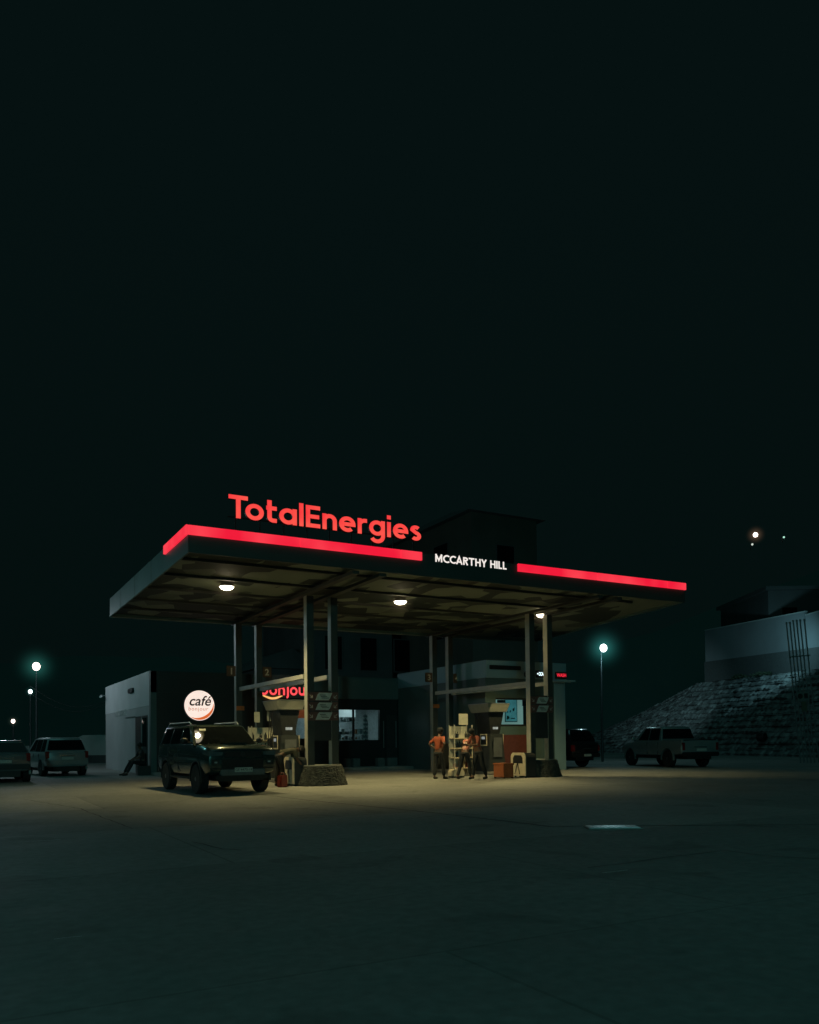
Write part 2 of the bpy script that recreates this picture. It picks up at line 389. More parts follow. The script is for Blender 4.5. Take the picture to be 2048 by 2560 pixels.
strip([on_z(560,1975), on_z(770,2001), on_z(1080,2032), on_z(1380,2067)], .07)
strip([on_z(1380,2067), on_z(1470,2065), on_z(1700,2064), on_z(2120,2061)], .05)
strip([on_z(60,1998), on_z(200,2022), on_z(330,2072)], .03)
strip([on_z(480,2105), on_z(560,2123), on_z(600,2126)], .03)
strip([on_z(1470,2170), on_z(1810,2126), on_z(1900,2139), on_z(2100,2152)], .02)
strip([on_z(850,2260), on_z(1130,2215), on_z(1330,2190)], .008)

# manhole cover
PALEP = mat('pale_scuff', (.62,.64,.62), .7, var=.6, scale=30)
strip([on_z(45,2106), on_z(100,2103), on_z(152,2099)], .035, 'paint_scuff', PALEP, .01)
strip([on_z(1506,2183), on_z(1545,2179), on_z(1570,2176)], .025, 'paint_scuff', PALEP, .01)
strip([on_z(135,2349), on_z(205,2341)], .015, 'paint_scuff', PALEP, .006)
strip([on_z(1020,2105), on_z(1062,2101)], .012, 'paint_scuff', PALEP, .006)
strip([on_z(1000,2050), on_z(1100,2038), on_z(1240,2036)], .02, 'pavement_joint')
strip([on_z(200,2022), on_z(420,2012), on_z(560,1975)], .02, 'pavement_joint')
c = on_z(1532, 2071)
mh = empty('manhole_cover', (c.x,c.y,0), R(-29), 'bright metal access cover set flat in the dark forecourt, its glint painted pale', 'manhole cover')
COVER = mat('cover_glint', (.97,.93,.97), .30, metal=0, scale=9, var=.5)  # near-white base colour stands in for a reflection on the metal
MB().box(-.40,.40,-.19,.19,.004,.02).build('frame', CONC, mh, .004)
mb = MB().box(-.37,.37,-.165,.165,.0205,.030)
for i in range(9):
    mb.box(-.35+i*.08,-.31+i*.08,-.14,.14,.030,.034)
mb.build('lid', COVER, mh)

# ------------------------------------------------------------------ canopy
KC = 1.112   # the canopy reaches over the rear columns
XA, YA, T, TB, XC, YB = 4.414*KC, 17.614*KC, CH+4.665*KC, CH+4.094*KC, 19.439*KC, 27.671*KC
XD = on_z(1352, 1603, TB); XD = XD.x
can = empty('canopy', (XA,YA,0), 0, 'flat forecourt canopy with a lit red band along its edge', 'canopy')
def cx(x): return x-XA
def cy(y): return y-YA
W_ = cx(XC); D_ = cy(YB); WD = XD-XA
# roof deck and soffit (trapezoid plan)
MB().prism([(0.05,.05),(W_-.05,.05),(WD-.05,D_-.05),(.05,D_-.05)], T-.08, T-.02, 'xy').build('roof', BEAM, can)
MB().prism([(0.06,.06),(W_-.06,.06),(WD-.06,D_-.06),(.06,D_-.06)], TB+.10, TB+.14, 'xy').build('soffit', SOFF, can)
MB().box(0,W_,0,.05,TB,T).build('front_fascia', mat('fascia_shaded', (.05,.062,.055), .5, scale=.8), can)  # darker fascia copy; shade of the unlit front painted in
fb = MB()
fb.box(0,.05,.052,D_,TB,T); fb.box(.052,WD,D_-.05,D_-.001,TB,T-.002)
q0 = Vector((W_,0.052,0)); q1 = Vector((WD,D_-.052,0)); dq = (q1-q0).normalized(); nq = Vector((dq.y,-dq.x,0))*-.05
fb.add([q0+Vector((0,0,TB)),q1+Vector((0,0,TB)),q1+nq+Vector((0,0,TB)),q0+nq+Vector((0,0,TB)),q0+Vector((0,0,T)),q1+Vector((0,0,T)),q1+nq+Vector((0,0,T)),q0+nq+Vector((0,0,T))],
       [(0,3,2,1),(4,5,6,7),(0,1,5,4),(1,2,6,5),(2,3,7,6),(3,0,4,7)])
fb.build('fascia', FASC, can)
RIM = mat('canopy_rim', (.33,.35,.34), .5)
MB().box(.0,WD*.9,D_+.002,D_+.05,TB-.03,TB+.05).build('rear_gutter', RIM, can)
# panel seams of the left fascia
for yy in (D_-2.1, D_-4.6, D_-7.0): MB().box(-.004,-.001,yy,yy+.02,TB+.01,T-.01).build('seam', BLACK, can)
# red light boxes
BH = .195*KC
def xb(px): return on_y(px, 1400, YA).x - XA
yl = on_x(415, 1390, XA).y - YA
segs = [(0.0, xb(748)), (xb(749), xb(999)), (xb(1000.5), xb(1053)), (xb(1293), xb(1489)), (xb(1490.5), xb(1663)), (xb(1664.5), W_)]
for a,b in segs:
    MB().box(a,b,-.07,-.002,T-BH,T+.01).build('light_box', RED, can, .006)
MB().box(-.07,-.002,-.07,yl,T-BH,T+.01).build('light_box', RED, can, .006)
# beams under the deck
for yy in (1.0, 3.1, 5.3, 7.4, 9.4): MB().box(.1, W_-1.0-(yy*.40), yy, yy+.09, TB+.03, TB+.098).build('cross_beam', BEAM, can)
X0, Y0, S, D = 9.299, 23.308, 8.592, 6.744
Y0c = Y0
for x in (X0+.04, X0+.86, X0+S+.04, X0+S+.86):
    MB().box(cx(x-.04), cx(x+.16), .15, D_-.15, TB-.09, TB-.002).build('main_beam', BEAM, can)
# canopy lamps (hung bowls)
LAMPE = emis('lamp_lens', (1.0,.86,.62), 14)
LWARM = (1.0,.84,.36)
for i,(px,py,lb) in enumerate(((567,1467,'left'),(1001,1504,'middle'),(1362,1537,'right'))):
    p = on_z(px, py, TB-.03)
    if lb=='right': p = Vector((X0+S+.90, 23.70, TB-.03))
    lm = empty('canopy_lamp', (p.x,p.y,p.z), 0, {'left':'lit bowl lamp under the canopy left of the front columns, nearest the café end',
        'middle':'lit bowl lamp under the canopy between the two front columns','right':'lit bowl lamp seen between the posts of the right front column'}[lb], 'lamp', 'bowl lamps under the canopy')
    MB().lathe([(.05,.125),(.16,.11),(.215,.03),(.215,.0)], 28).build('housing', METAL, lm, smooth=True)
    MB().lathe([(.205,-.003),(.17,-.055),(.09,-.09),(.01,-.10)], 28).build('lens', LAMPE, lm, smooth=True)
    MB().ball((0,0,0), .55, 10).build('glow_halo', halo_mat('lamp_halo_warm', (1,.75,.4), .22, .55, 2.5), lm)
    l = light('SPOT', 'lamp_light', (0,0,-.16), [800,980,860][i], LWARM, .07, rot=(0,0,0), spot=R(131), blend=.6); l.parent = lm
    l2 = light('POINT', 'lamp_spill', (0,0,-.2), 4, LWARM, .2); l2.parent = lm

# sign on the roof
sg = empty('roof_sign', (0,YA+.25,T), 0, 'large glowing red brand lettering standing on the canopy roof', 'sign')
x0 = on_y(571,1250,YA+.15).x; x1 = on_y(1052,1330,YA+.15).x
letters('TotalEnergies', REDL, REDDARK, sg, x0, x1, -.12, .33*KC, .515*KC, .09, .18, .095)
fr = MB()
for k in range(9):
    xx = x0+.2+(x1-x0-.4)*k/8; fr.box(xx-.015,xx+.015,-.02,.01,-.02,.45)
fr.box(x0,x1,-.02,.01,.40,.43)
fr.build('support_frame', BLACK, sg)
sg2 = empty('station_name_sign', (0,YA,T), 0, 'small white lit letters of the station name between the red bands', 'sign')
xm0 = on_y(1087,1390,YA).x; xm1 = on_y(1265,1410,YA).x
letters('MCCARTHY HILL', WHITEL, BLACK, sg2, xm0, xm1, -.03, -.185*KC, .20*KC, .03, .185)

# ------------------------------------------------------------------ columns
STONE = mat('rough_stone', (.055,.058,.05), .9, var=.6, scale=9, bump=.0)
def stone_base(parent):
    bm = bmesh.new(); nx, nz = 120, 26
    bx, by, tx, ty = .80, .62, .63, .46   # half sizes bottom / top
    rows = []
    for k in range(nz+1):
        t = k/nz; hx = bx+(tx-bx)*t; hy = by+(ty-by)*t; z = t*.60; row = []
        for i in range(nx):
            a = 2*math.pi*i/nx; c_, s_ = math.cos(a), math.sin(a); e = .92
            x = hx*abs(c_)**e*(1 if c_>0 else -1); y = hy*abs(s_)**e*(1 if s_>0 else -1)
            p = Vector((x,y,z)); d,_ = noise.voronoi(p*15, distance_metric='DISTANCE')[:2]
            h = (min(d[1]-d[0], .35)/.35)*.020 if 0 < k < nz else 0
            n = Vector((c_,s_,0)); p += n*h
            row.append(bm.verts.new(p))
        rows.append(row)
    for k in range(nz):
        for i in range(nx): bm.faces.new((rows[k][i],rows[k][(i+1)%nx],rows[k+1][(i+1)%nx],rows[k+1][i]))
    bm.faces.new(rows[-1])
    me = bpy.data.meshes.new('stone_base'); bm.to_mesh(me); bm.free(); me.materials.append(STONE)
    o = bpy.data.objects.new('stone_base', me); COL.objects.link(o); o.parent = parent
    MB().prism([(.62*math.cos(2*math.pi*k/40),.455*math.sin(2*math.pi*k/40)) for k in range(40)],.602,.625,'xy').build('capstone', CONC, parent)
    return o
SIGNBG = mat('sign_maroon', (.15,.065,.055), .5)
SIGNFG = mat('sign_grey', (.50,.52,.50), .5)
ARROW = mat('sign_arrow', (.42,.38,.36), .5)
ARRWH = mat('sign_print', (.06,.06,.06), .5)
def column(x, y, label, front, nplates, sgn):
    r = empty('canopy_column', (x+.515, y+.13, 0), 0, label, 'column', 'twin-post columns carrying the canopy')
    for dx in (-.515, .285):
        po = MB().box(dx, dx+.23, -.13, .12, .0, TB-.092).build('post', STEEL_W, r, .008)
        po.data.materials.append(POST_SHADE)
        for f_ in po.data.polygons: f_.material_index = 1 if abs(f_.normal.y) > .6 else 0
    if front:
        stone_base(r)
        MB().box(-.283,.283,-.10,.06,1.37,2.90).build('panel', DARKPAN, r)
        for i in range(nplates):
            z1 = 2.86-i*.30
            s = MB().box(-.50,.50,-.150,-.132,z1-.27,z1).build('wayfinding_plate', SIGNBG, r, .004)
            MB().prism([(-.26,z1-.25),(.17,z1-.25),(.22,z1-.2),(.30,z1-.02),(-.13,z1-.02),(-.18,z1-.07)], -.156,-.1515).build('emblem', SIGNFG, s)
            ar = MB()
            for sx_ in (-1,1):
                cxr = .41*sx_
                for (u0,v0,u1,v1) in ((-.05,.05,.05,-.05),(.05,-.05,.05,.03),(.05,-.05,-.03,-.05)):
                    a_ = Vector((cxr+u0*sx_*-1, -.153, z1-.13+v0)); b_ = Vector((cxr+u1*sx_*-1,-.153,z1-.13+v1))
                    ar.tube([a_,b_], .008, 5)
            ar.build('arrow', ARROW, s)
            pr = MB()
            for k in range(3): pr.box(-.12+.03*(2-k),.12+.03*(2-k)-.02*k,-.1575,-.1565,z1-.19+k*.045,z1-.17+k*.045)
            pr.build('print', ARRWH, s)
    else:
        MB().box(-.283,.283,-.08,.06,.0,1.2).build('panel', DARKPAN, r)
    return r
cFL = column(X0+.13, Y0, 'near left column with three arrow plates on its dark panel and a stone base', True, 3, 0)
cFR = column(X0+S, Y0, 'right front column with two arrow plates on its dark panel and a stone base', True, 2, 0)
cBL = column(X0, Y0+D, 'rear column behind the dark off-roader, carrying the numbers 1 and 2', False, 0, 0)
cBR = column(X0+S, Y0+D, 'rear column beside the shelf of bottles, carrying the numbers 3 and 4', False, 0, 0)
for x,lb in ((X0,'left'),(X0+S,'right')):
    for dx,wh in ((.10,'outer'),(.90,'inner')):
        o = MB().box(x+dx, x+dx+.13, Y0+.255, Y0+D-.005, 3.28, 3.42).build('tie_beam', STEEL_W, None, .006)
        tag(o, '%s steel tie beam joining the two %s columns above head height' % (wh if wh=='outer' else 'inner', lb), 'beam', 'steel tie beams between the columns')
# pump number flags
NUMM = mat('number_print', (.95,.62,.42), .5)
for n,x,sx in (('1',X0,-1),('2',X0+1.03,1),('3',X0+S,-1),('4',X0+S+1.03,1)):
    r = empty('number_sign', (x+.01*sx, Y0+D+.02, 4.02), 0, 'small dark orange flag plate with the number %s on a rear column' % n, 'sign', 'pump number plates')
    MB().box(min(0,sx*.36), max(0,sx*.36), -.03, .0, -.2, .2).build('plate', ORANGED, r, .02)
    text_obj('numeral', n, .34, NUMM, r, (sx*.17,-.035,-.12), depth=.003, bold=.006)
for x,z,cc in ((X0,2.55,'left'),(X0+S,2.72,'right')):
    o = MB().box(x-.004,x+.30,Y0+D-.035,Y0+D-.002,z,z+.16).build('warning_plate', ORANGE, None, .004)
    tag(o, 'narrow orange notice fixed across the %s rear column post' % cc, 'notice')

# ------------------------------------------------------------------ islands and pumps
for x,lb in ((X0,'left'),(X0+S,'right')):
    o = MB().box(x-.05,x+1.10,Y0+.9,Y0+D-.3,0,.12).build('pump_island', CONC, None, .03)
    tag(o, 'low concrete kerb island carrying the %s fuel pump' % lb, 'island', 'pump islands', )
PRINT = emis('lit_display', (.55,.62,.66), .35, .5, 30)
GREYP = mat('grey_pump', (.10,.105,.11), .4)
def pump(x, y, label):
    r = empty('fuel_pump', (x, y, .12), 0, label, 'fuel pump', 'fuel pumps on the islands')
    MB().frus((-.42,.42,-.62,.62),(-.52,.52,-.72,.72), 2.28, 2.60).build('header', CREAM2, r, .02)
    MB().box(-.51,.51,-.71,.71,2.602,2.62).build('header_rim', METAL, r)
    MB().frus((-.22,.22,-.42,.42),(-.36,.36,-.50,.50), 1.45, 2.278).build('upper_cabinet', DARKMET, r, .01)
    MB().frus((-.40,.40,-.58,.58),(-.30,.30,-.50,.50), 0, 1.448).build('lower_cabinet', DARKPAN, r, .02)
    for sx in (-1,1):
        mb = MB().box(sx*.375,sx*.395,-.42,.02,.98,1.44); s = mb.build('display_frame', CREAM, r, .006)
        MB().box(sx*.397,sx*.402,-.38,-.02,1.03,1.40).build('screen', BLACK, s)
        MB().box(sx*.403,sx*.406,-.30,-.08,1.24,1.34).build('readout', PRINT, s)
        for k,yy in enumerate((.12,.32)):
            nz = MB().box(sx*.36,sx*.46,yy,yy+.09,1.05,1.32).tube([(sx*.41,yy+.045,1.30),(sx*.50,yy+.045,1.36),(sx*.56,yy+.045,1.28)],.02,8).build('nozzle', BLACK, r, smooth=True)
            MB().tube([(sx*.42,yy+.045,1.06),(sx*.62,yy+.05,.55),(sx*.66,yy+.05,.35),(sx*.58,yy+.04,.30),(sx*.48,yy,.8),(sx*.40,yy-.03,2.25)], .018, 8).build('hose', RUBBER, nz, smooth=True)
    f = MB().box(-.2,.2,-.60,-.575,.55,1.30).build('front_panel', GREYP, r, .006)
    MB().box(-.12,.12,-.445,-.43,1.62,1.74).build('price_screen', PRINT, r)
    MB().box(-.12,.12,-.445,-.43,1.80,1.95).build('price_screen', PRINT, r)
    return r
CREAM2 = mat('pump_header_paint', (.26,.25,.21), .5, var=.15)
pump(X0+.50, Y0+3.0, 'tall fuel pump with flared header box behind the near left column')
pump(X0+S+.42, Y0+3.2, 'tall fuel pump with flared header box beside the men in orange shirts')

# forecourt service bins
def gp(px, Z):
    p = at(px, 1850, Z); p.z = 0; return p
def service_bin(p, label, k=1.0):
    r = empty('service_bin', p, 0, label, 'service bin', 'rounded forecourt service bins')
    prof = [(-.42,.05),(.42,.05),(.42,.72),(.39,.80),(.31,.86),(-.31,.86),(-.39,.80),(-.42,.72)]
    sc = k
    def P(f): return [(a*f,b*(1 if f==1 else 1)) for a,b in prof]
    MB().prism(P(1), -.22, .22, 'yz').build('body', DARKPAN, r, .012)
    # left side pale, its lamplight painted in
    MB().prism([(-.43,.06),(.43,.06),(.43,.73),(.40,.81),(.31,.875),(-.31,.875),(-.40,.81),(-.43,.73)], -.262, -.222, 'yz').build('lit_side', CREAM, r, .01)
    MB().prism([(-.28,.50),(.28,.50),(.28,.68),(.2,.78),(-.2,.78),(-.28,.68)], -.268,-.2635,'yz').build('opening', BLACK, r)
    MB().tube([(-.275,0,.52),(-.30,-.14,.12)],.012,6).tube([(-.275,0,.52),(-.30,.14,.12)],.012,6).build('squeegee', BLACK, r)
    for yy in (-.3,.3):
        for xx in (-.15,.15): MB().box(xx-.03,xx+.03,yy-.03,yy+.03,0,.052).build('foot', BLACK, r)
    return r
service_bin(gp(741,25.3), 'dark rounded bin against the near left column with lit rounded edge')
service_bin(gp(1309,29.0), 'pale rounded bin with two squeegees against the right front column')
# orange box
p = gp(1258,28.6)
r = empty('sand_box', (p.x,p.y,0), 0, 'orange box with a lid on the ground beside the pale bin', 'box')
MB().box(-.21,.21,-.30,.30,.03,.46).build('body', ORANGE2, r, .01)
MB().box(-.235,.235,-.33,.33,.462,.52).build('lid', ORANGE2, r, .015)
for a in (-.17,.17):
    for b in (-.26,.26): MB().box(a-.03,a+.03,b-.03,b+.03,0,.03).build('foot', BLACK, r)

# shelf racks with bottles
BOT = [mat('bottle_dark', (.03,.032,.03), .25), mat('bottle_red', (.25,.05,.03), .3), mat('bottle_cream', (.45,.38,.28), .35)]
def bottle(loc, m, h, grp, label):
    o = MB().lathe([(.045,0),(.048,.02),(.048,h*.62),(.035,h*.72),(.016,h*.8),(.016,h*.93),(.019,h*.94),(.019,h)], 12).build('bottle', m, None, smooth=True)
    o.location = loc
    return tag(o, label, 'bottle', grp)
def rack(px, Zd, label, w=.80, nsh=4, tops=(.32,.70,1.05,1.42), grp='oil bottles', d=.4, rise=0, where=''):
    p = gp(px, Zd)
    r = empty('display_rack', (p.x,p.y,rise), 0, label, 'rack')
    for a in (-w/2, w/2-.03):
        for b in (-d/2, d/2-.03): MB().box(a,a+.03,b,b+.03,0,1.9).build('upright', STEEL_W, r)
    MB().box(-w/2+.03,w/2-.03,d/2-.02,d/2-.01,.1,1.85).build('back_panel', PALE, r)
    kinds = ['upper','second','third','lowest']
    for j,z in enumerate(tops):
        MB().box(-w/2,w/2,-d/2-.03,d/2-.032,z-.035,z).build('shelf', CREAM, r, .004)
        n = 6
        for i in range(n):
            m = BOT[0] if j>0 else BOT[2 if i%2 else 1]
            if random.random() < .12: continue
            h = .22+.06*random.random()
            nm = ('dark' if m is BOT[0] else 'cream' if m is BOT[2] else 'red')
            bottle((p.x-w/2+.09+i*(w-.16)/(n-1), p.y-.05+random.uniform(-.05,.05), rise+z+.0005), m, h, '%s %s shelf' % (grp, ('lowest','third','second','top')[j]),
                   '%s bottle on the %s shelf of the rack %s' % (nm, ('lowest','third','second','top')[j], where))
    return r, p
rr_, rp_ = rack(1152, 30.5, 'open shelf rack of bottles beside the right rear column', where='behind the men in orange shirts', grp='bottles on the right rack')
b = MB().box(-.20,.20,-.012,0,0,.42).build('price_board', PALE, None, .004); b.location = (rp_.x+.12, rp_.y+.0, 1.62+.28)
tag(b, 'pale paper notice standing above the right bottle rack', 'notice')
rr2, rp2 = rack(656, 28.5, 'open shelf rack of bottles behind the bonnet of the dark off-roader', where='behind the dark off-roader', grp='bottles on the left rack', w=.9)
for dx,lb in ((-.26,'left'),(.2,'right')):
    b = MB().box(-.10,.10,-.012,0,0,.36).build('price_board', PALE, None, .004); b.location = (rp2.x+dx, rp2.y-.22, 2.02+(.05 if dx>0 else 0))
    MB().tube([(0,.0,0),(0,.0,-.16)],.012,6).build('stem', BLACK, b)
    tag(b, 'pale card on a stem above the left rack, the %s one of two' % lb, 'notice')
# low yellow rounded tray
p = gp(1140,29.3)
r = empty('step_stool', p, 0, 'low cream rounded plastic step in front of the right rack', 'stool')
MB().prism([(-.24,.06),(.24,.06),(.24,.20),(.20,.28),(.12,.30),(-.12,.30),(-.20,.28),(-.24,.20)], -.2,.2).build('body', CREAM, r, .02)
for a in (-.18,.18): MB().box(a-.04,a+.04,-.18,.18,0,.058).build('foot', BLACK, r)
# red can
p = on_z(706,1968)
r = empty('fuel_can', p, R(20), 'dull red can on the ground beside the bent-over man', 'can')
CAN = mat('red_can', (.16,.02,.015), .45)
MB().box(-.14,.14,-.1,.1,0,.36).build('body', CAN, r, .03)
MB().tube([(-.09,0,.36),(-.09,0,.42),(.06,0,.42),(.06,0,.36)],.015,6).build('handle', CAN, r)
MB().tube([(.1,0,.35),(.12,0,.41)],.025,8).build('cap', BLACK, r)

# ------------------------------------------------------------------ shop
SY = 35.5; H = 4.4
XL = 7.27; YE = 47.1; XW = 19.1; WY = 27.9; XR = 23.3; HW = 4.61
def sx_(px): return on_y(px, 1800, SY).x
shop = empty('shop_building', (0,0,0), 0, 'single-storey station shop with white and grey side block, dark front and lit windows', 'shop')
wl = MB()
win = (sx_(845), sx_(951), 1.35+.0, 3.0)   # lit shop window
wz0 = on_y(900,1853,SY).z; wz1 = on_y(900,1772,SY).z
win2 = (sx_(700), sx_(800), wz0+.1, wz1)
t = .25
wl.box(XL+.012, win2[0], SY, SY+t, 0, H-.9); wl.box(win2[0],win2[1],SY,SY+t,0,win2[2]); wl.box(win2[0],win2[1],SY,SY+t,win2[3],H-.9)
wl.box(win2[1], win[0], SY, SY+t, 0, H-.9); wl.box(win[0],win[1],SY,SY+t,0,wz0); wl.box(win[0],win[1],SY,SY+t,wz1,H-.9)
wl.box(win[1], XW-.003, SY, SY+t, 0, H-.9)
wl.build('front_wall', DARKWALL, shop)
MB().box(XL+.012, XL+4.4, SY-.03, SY+t, H-.9, H).build('dark_parapet', DARKWALL, shop)
MB().box(XL+4.41, XW-.003, SY-.12, SY+t, H-1.05, H).build('grey_parapet', GREYWALL, shop, .01)
# left block side face
MB().box(XL, XL+.25, SY+t+.002, YE, 2.95, H+.02).build('white_band', WHITEWALL, shop)
MB().box(XL+.01, XL+.25, SY-.03, SY+t, 0, H-.001).build('corner_pilaster', GREYWALL, shop)
SIDEG = mat('side_grey', (.42,.44,.45), .5, var=.2, scale=.6)
MB().box(XL+.012, XL+.25, SY+t+.002, YE, 0, 2.948).build('side_wall', SIDEG, shop)
MB().box(XL+.25, XR, SY+t+.01, YE, H-.35, H-.2).build('roof', BEAM, shop)
MB().box(XL+.25, XR, YE-.2, YE-.01, 0, H-.36).build('rear_wall', GREYWALL, shop)
MB().box(XR-.2, XR, SY+t, YE-.21, 0, H-.36).build('right_wall', GREYWALL, shop)
# side door and window of the left block
dy0 = on_x(338,1850,XL).y; dy1 = on_x(308,1850,XL).y
d = MB().box(XL-.012,XL+.010, SY+.6, min(dy1,SY+3.2), .02, 2.55).build('side_door', DARKPAN, shop)
MB().box(XL-.02,XL-.013,SY+.7,SY+1.6,.1,2.45).build('pane', GLASSD, d)
MB().box(XL-.03,XL-.013,SY+1.72,SY+1.82,.02,2.55).build('mullion', METAL, d)
MB().box(XL-.04,XL-.001, min(dy1,SY+3.2)+.05, min(dy1,SY+3.2)+2.4, 2.56,2.60).build('door_canopy', METAL, shop)
fx = MB().lathe([(.05,0),(.09,.02),(.10,.10),(.07,.16),(.01,.18)], 14, 'x', (0,0,0))
o = MB().prism([(-.9,-.11),(.9,-.11),(1,-.0),(.9,.11),(-.9,.11),(-1,0)], -.10, 0, 'yz').build('wall_vent', DARKMET, None, .02); o.location=(XL-.002, on_x(330,1727,XL).y, on_x(330,1727,XL).z); o.scale=(1,.55,1)
tag(o, 'oblong dark fitting high on the white band of the side block', 'wall fitting')
side_txt = mat('side_letters', (.72,.74,.74), .4)
pT = on_x(303,1782,XL)
text_obj('wall_lettering', 'MCCARTHY HILL', .42, side_txt, None, (XL-.004,pT.y,pT.z-.16), rot=(R(90),0,R(-90)), depth=.003, bold=.004)
tag(bpy.data.objects['wall_lettering'], 'faint pale station name lettering on the grey side wall', 'lettering')
pc = on_x(266,1738,XL)
sc_ = empty('security_camera', (XL, YE-.15, pc.z), 0, 'small white security camera at the far corner of the side block', 'camera')
MB().tube([(0,0,0),(-.2,0,-.03)],.02,6).build('bracket', METAL, sc_); MB().tube([(-.2,.1,-.02),(-.32,-.22,-.1)],.06,10).build('body', WHITEWALL, sc_)

# parapet + window trims
for (a,b,z0,z1) in ((win[0],win[1],wz0,wz1),(win2[0],win2[1],win2[2],win2[3])):
    fr = MB(); e=.05
    fr.box(a,b,SY-.02,SY+.06,z0,z0+e); fr.box(a,b,SY-.02,SY+.06,z1-e,z1); fr.box(a,a+e,SY-.018,SY+.058,z0+e,z1-e); fr.box(b-e,b,SY-.018,SY+.058,z0+e,z1-e)
    mxx = a+(b-a)*.36; fr.box(mxx-.05,mxx+.05,SY-.016,SY+.056,z0+e,z1-e)
    f = fr.build('window_frame', BLACK, shop)
    MB().box(a+e,b-e,SY+.02,SY+.028,z0+e,z1-e).build('pane', GLASS, f)
# shop interior, one room behind both windows
SHOPW = mat('interior_wall', (.42,.47,.47), .6)
MB().box(win2[0]-1.2, win[1]+.8, SY+3.2, SY+3.3, 0, 3.3).box(win2[0]-1.3,win2[0]-1.2,SY+t+.01,SY+3.3,0,3.3).box(win[1]+.8,win[1]+.9,SY+t+.01,SY+3.3,0,3.3).build('interior_wall', SHOPW, shop)
MB().box(win2[0]-1.2, win[1]+.8, SY+t+.01, SY+3.3, 3.3, 3.36).build('interior_ceiling', SHOPW, shop)
TUBE = emis('interior_light_panel', (.85,.95,1.0), 2.2)
zt = wz1
MB().box(win[0]-.3, win[0]+(win[1]-win[0])*.70, SY+1.4, SY+1.46, zt-.35, zt+.15).build('lit_header', emis('lit_header_face', (.50,.60,.62), 1.0, .3, 1.5), shop)
light('AREA','shop_ceiling_light',(win[0]+.6, SY+1.9, 3.22), 30, (.78,.93,1.0), 1.4)
# shelves in the shop
ITEM = [mat('goods_white',(.62,.66,.66),.4), mat('goods_grey',(.25,.28,.3),.4), mat('goods_orange',(.5,.18,.06),.4), mat('goods_dark',(.05,.06,.07),.4)]
sh = empty('shop_shelf', (win[0],SY+.9,0), 0, 'lit display shelf with goods behind the shop window', 'shelf')
sw = (win[1]-win[0])
for z in (wz0+.10, wz0+.36, wz0+.98):
    MB().box(.05, sw*(.62 if z>wz0+.5 else .85), -.15,.15, z-.03, z).build('board', ITEM[0], sh)
for a in (.05, sw*.85): MB().box(a,a+.03,-.15,.15,0,wz0+1.0).build('upright', ITEM[1], sh)
grp='goods on the lit shop shelf'
for z,n in ((wz0+.10,10),(wz0+.36,13),(wz0+.98,8)):
    for i in range(n):
        x = .12+i*(sw*(.56 if z>wz0+.5 else .8))/n; h = random.uniform(.10,.27); k = random.uniform(.04,.07)
        m = random.choice(ITEM[:2]+ITEM[:1]+ITEM[2:])
        mb = MB()
        if random.random()<.5: mb.box(-k,k,-.05,.05,0,h)
        else: mb.lathe([(k,0),(k,h*.6),(k*.4,h*.8),(k*.4,h)],10)
        o = mb.build('packaged_item', m, None, smooth=False); o.location=(win[0]+x, SY+.9, z+.0005)
        tag(o, 'small packaged item standing on a shelf behind the lit shop window', 'item', grp)
# spinner stand
st = empty('card_stand', (win[0]+sw*.76, SY+.55, 0), 0, 'narrow lit stand of cards at the right side of the shop window', 'stand')
MB().tube([(0,0,0),(0,0,wz1-.25)],.02,8).build('pole', DARKMET, st)
for k in range(6):
    z = wz0+.12+k*.2; MB().box(-.16,.16,-.06,.02,z,z+.04).build('tray', ITEM[0], st); MB().box(-.12,.10,-.03,-.01,z+.04,z+.15).build('card', ITEM[1], st)
# orange panel inside second window
o = MB().box(sx_(742), sx_(768), SY+.3, SY+.35, on_y(750,1795,SY).z, on_y(750,1773,SY).z).build('orange_panel', emis('orange_lit_face', (.42,.09,.03), .55, .3, 2), None); tag(o,'lit orange poster inside the shop window beside the near left column','poster')
# planters/plinth blocks under the shop front
PLB = mat('plinth_block', (.13,.15,.15), .8, var=.3)
for i,(a,b) in enumerate(((864,876),(883,900),(944,961),(968,993),(1014,1042),(1049,1062))):
    xa = on_y(a,1905,SY-.5).x; xb_ = on_y(b,1905,SY-.5).x
    o = MB().box(xa,xb_,SY-.55,SY-.25,.12,.52).build('concrete_block', PLB, None, .015)
    tag(o, ['low pale block below the lit shop window, leftmost of six','low pale block below the lit window, second of six from the left','low pale block before the dark shop wall, third of six from the left','low pale block with a notch shadow, fourth of six from the left','wide low pale block before the dark wall, fifth of six from the left','narrow low pale block nearest the man with hands on hips'][i], 'block', 'low blocks along the shop front')
MB_ = MB().box(XL, XW-.01, SY-1.6, SY-.001, 0, .12).build('pavement', CONC, None, .02); tag(MB_, kind='structure')
# shop dark door panels
dr = MB().box(sx_(966), sx_(992), SY-.03, SY-.005, .14, 2.6).build('shop_door', DARKPAN, shop)
for q in (958, 989): MB().box(sx_(q)-.02, sx_(q)+.02, SY-.05,SY-.032, 1.0,2.3).build('handle', METAL, dr)
MB().box(sx_(1000), sx_(1078), SY-.03, SY-.005, .9, 2.75).build('dark_window', GLASSD, shop)
MB().box(sx_(1003), sx_(1064), SY-.16, SY-.121, 3.62, 3.72).build('gutter_rail', DARKMET, shop)

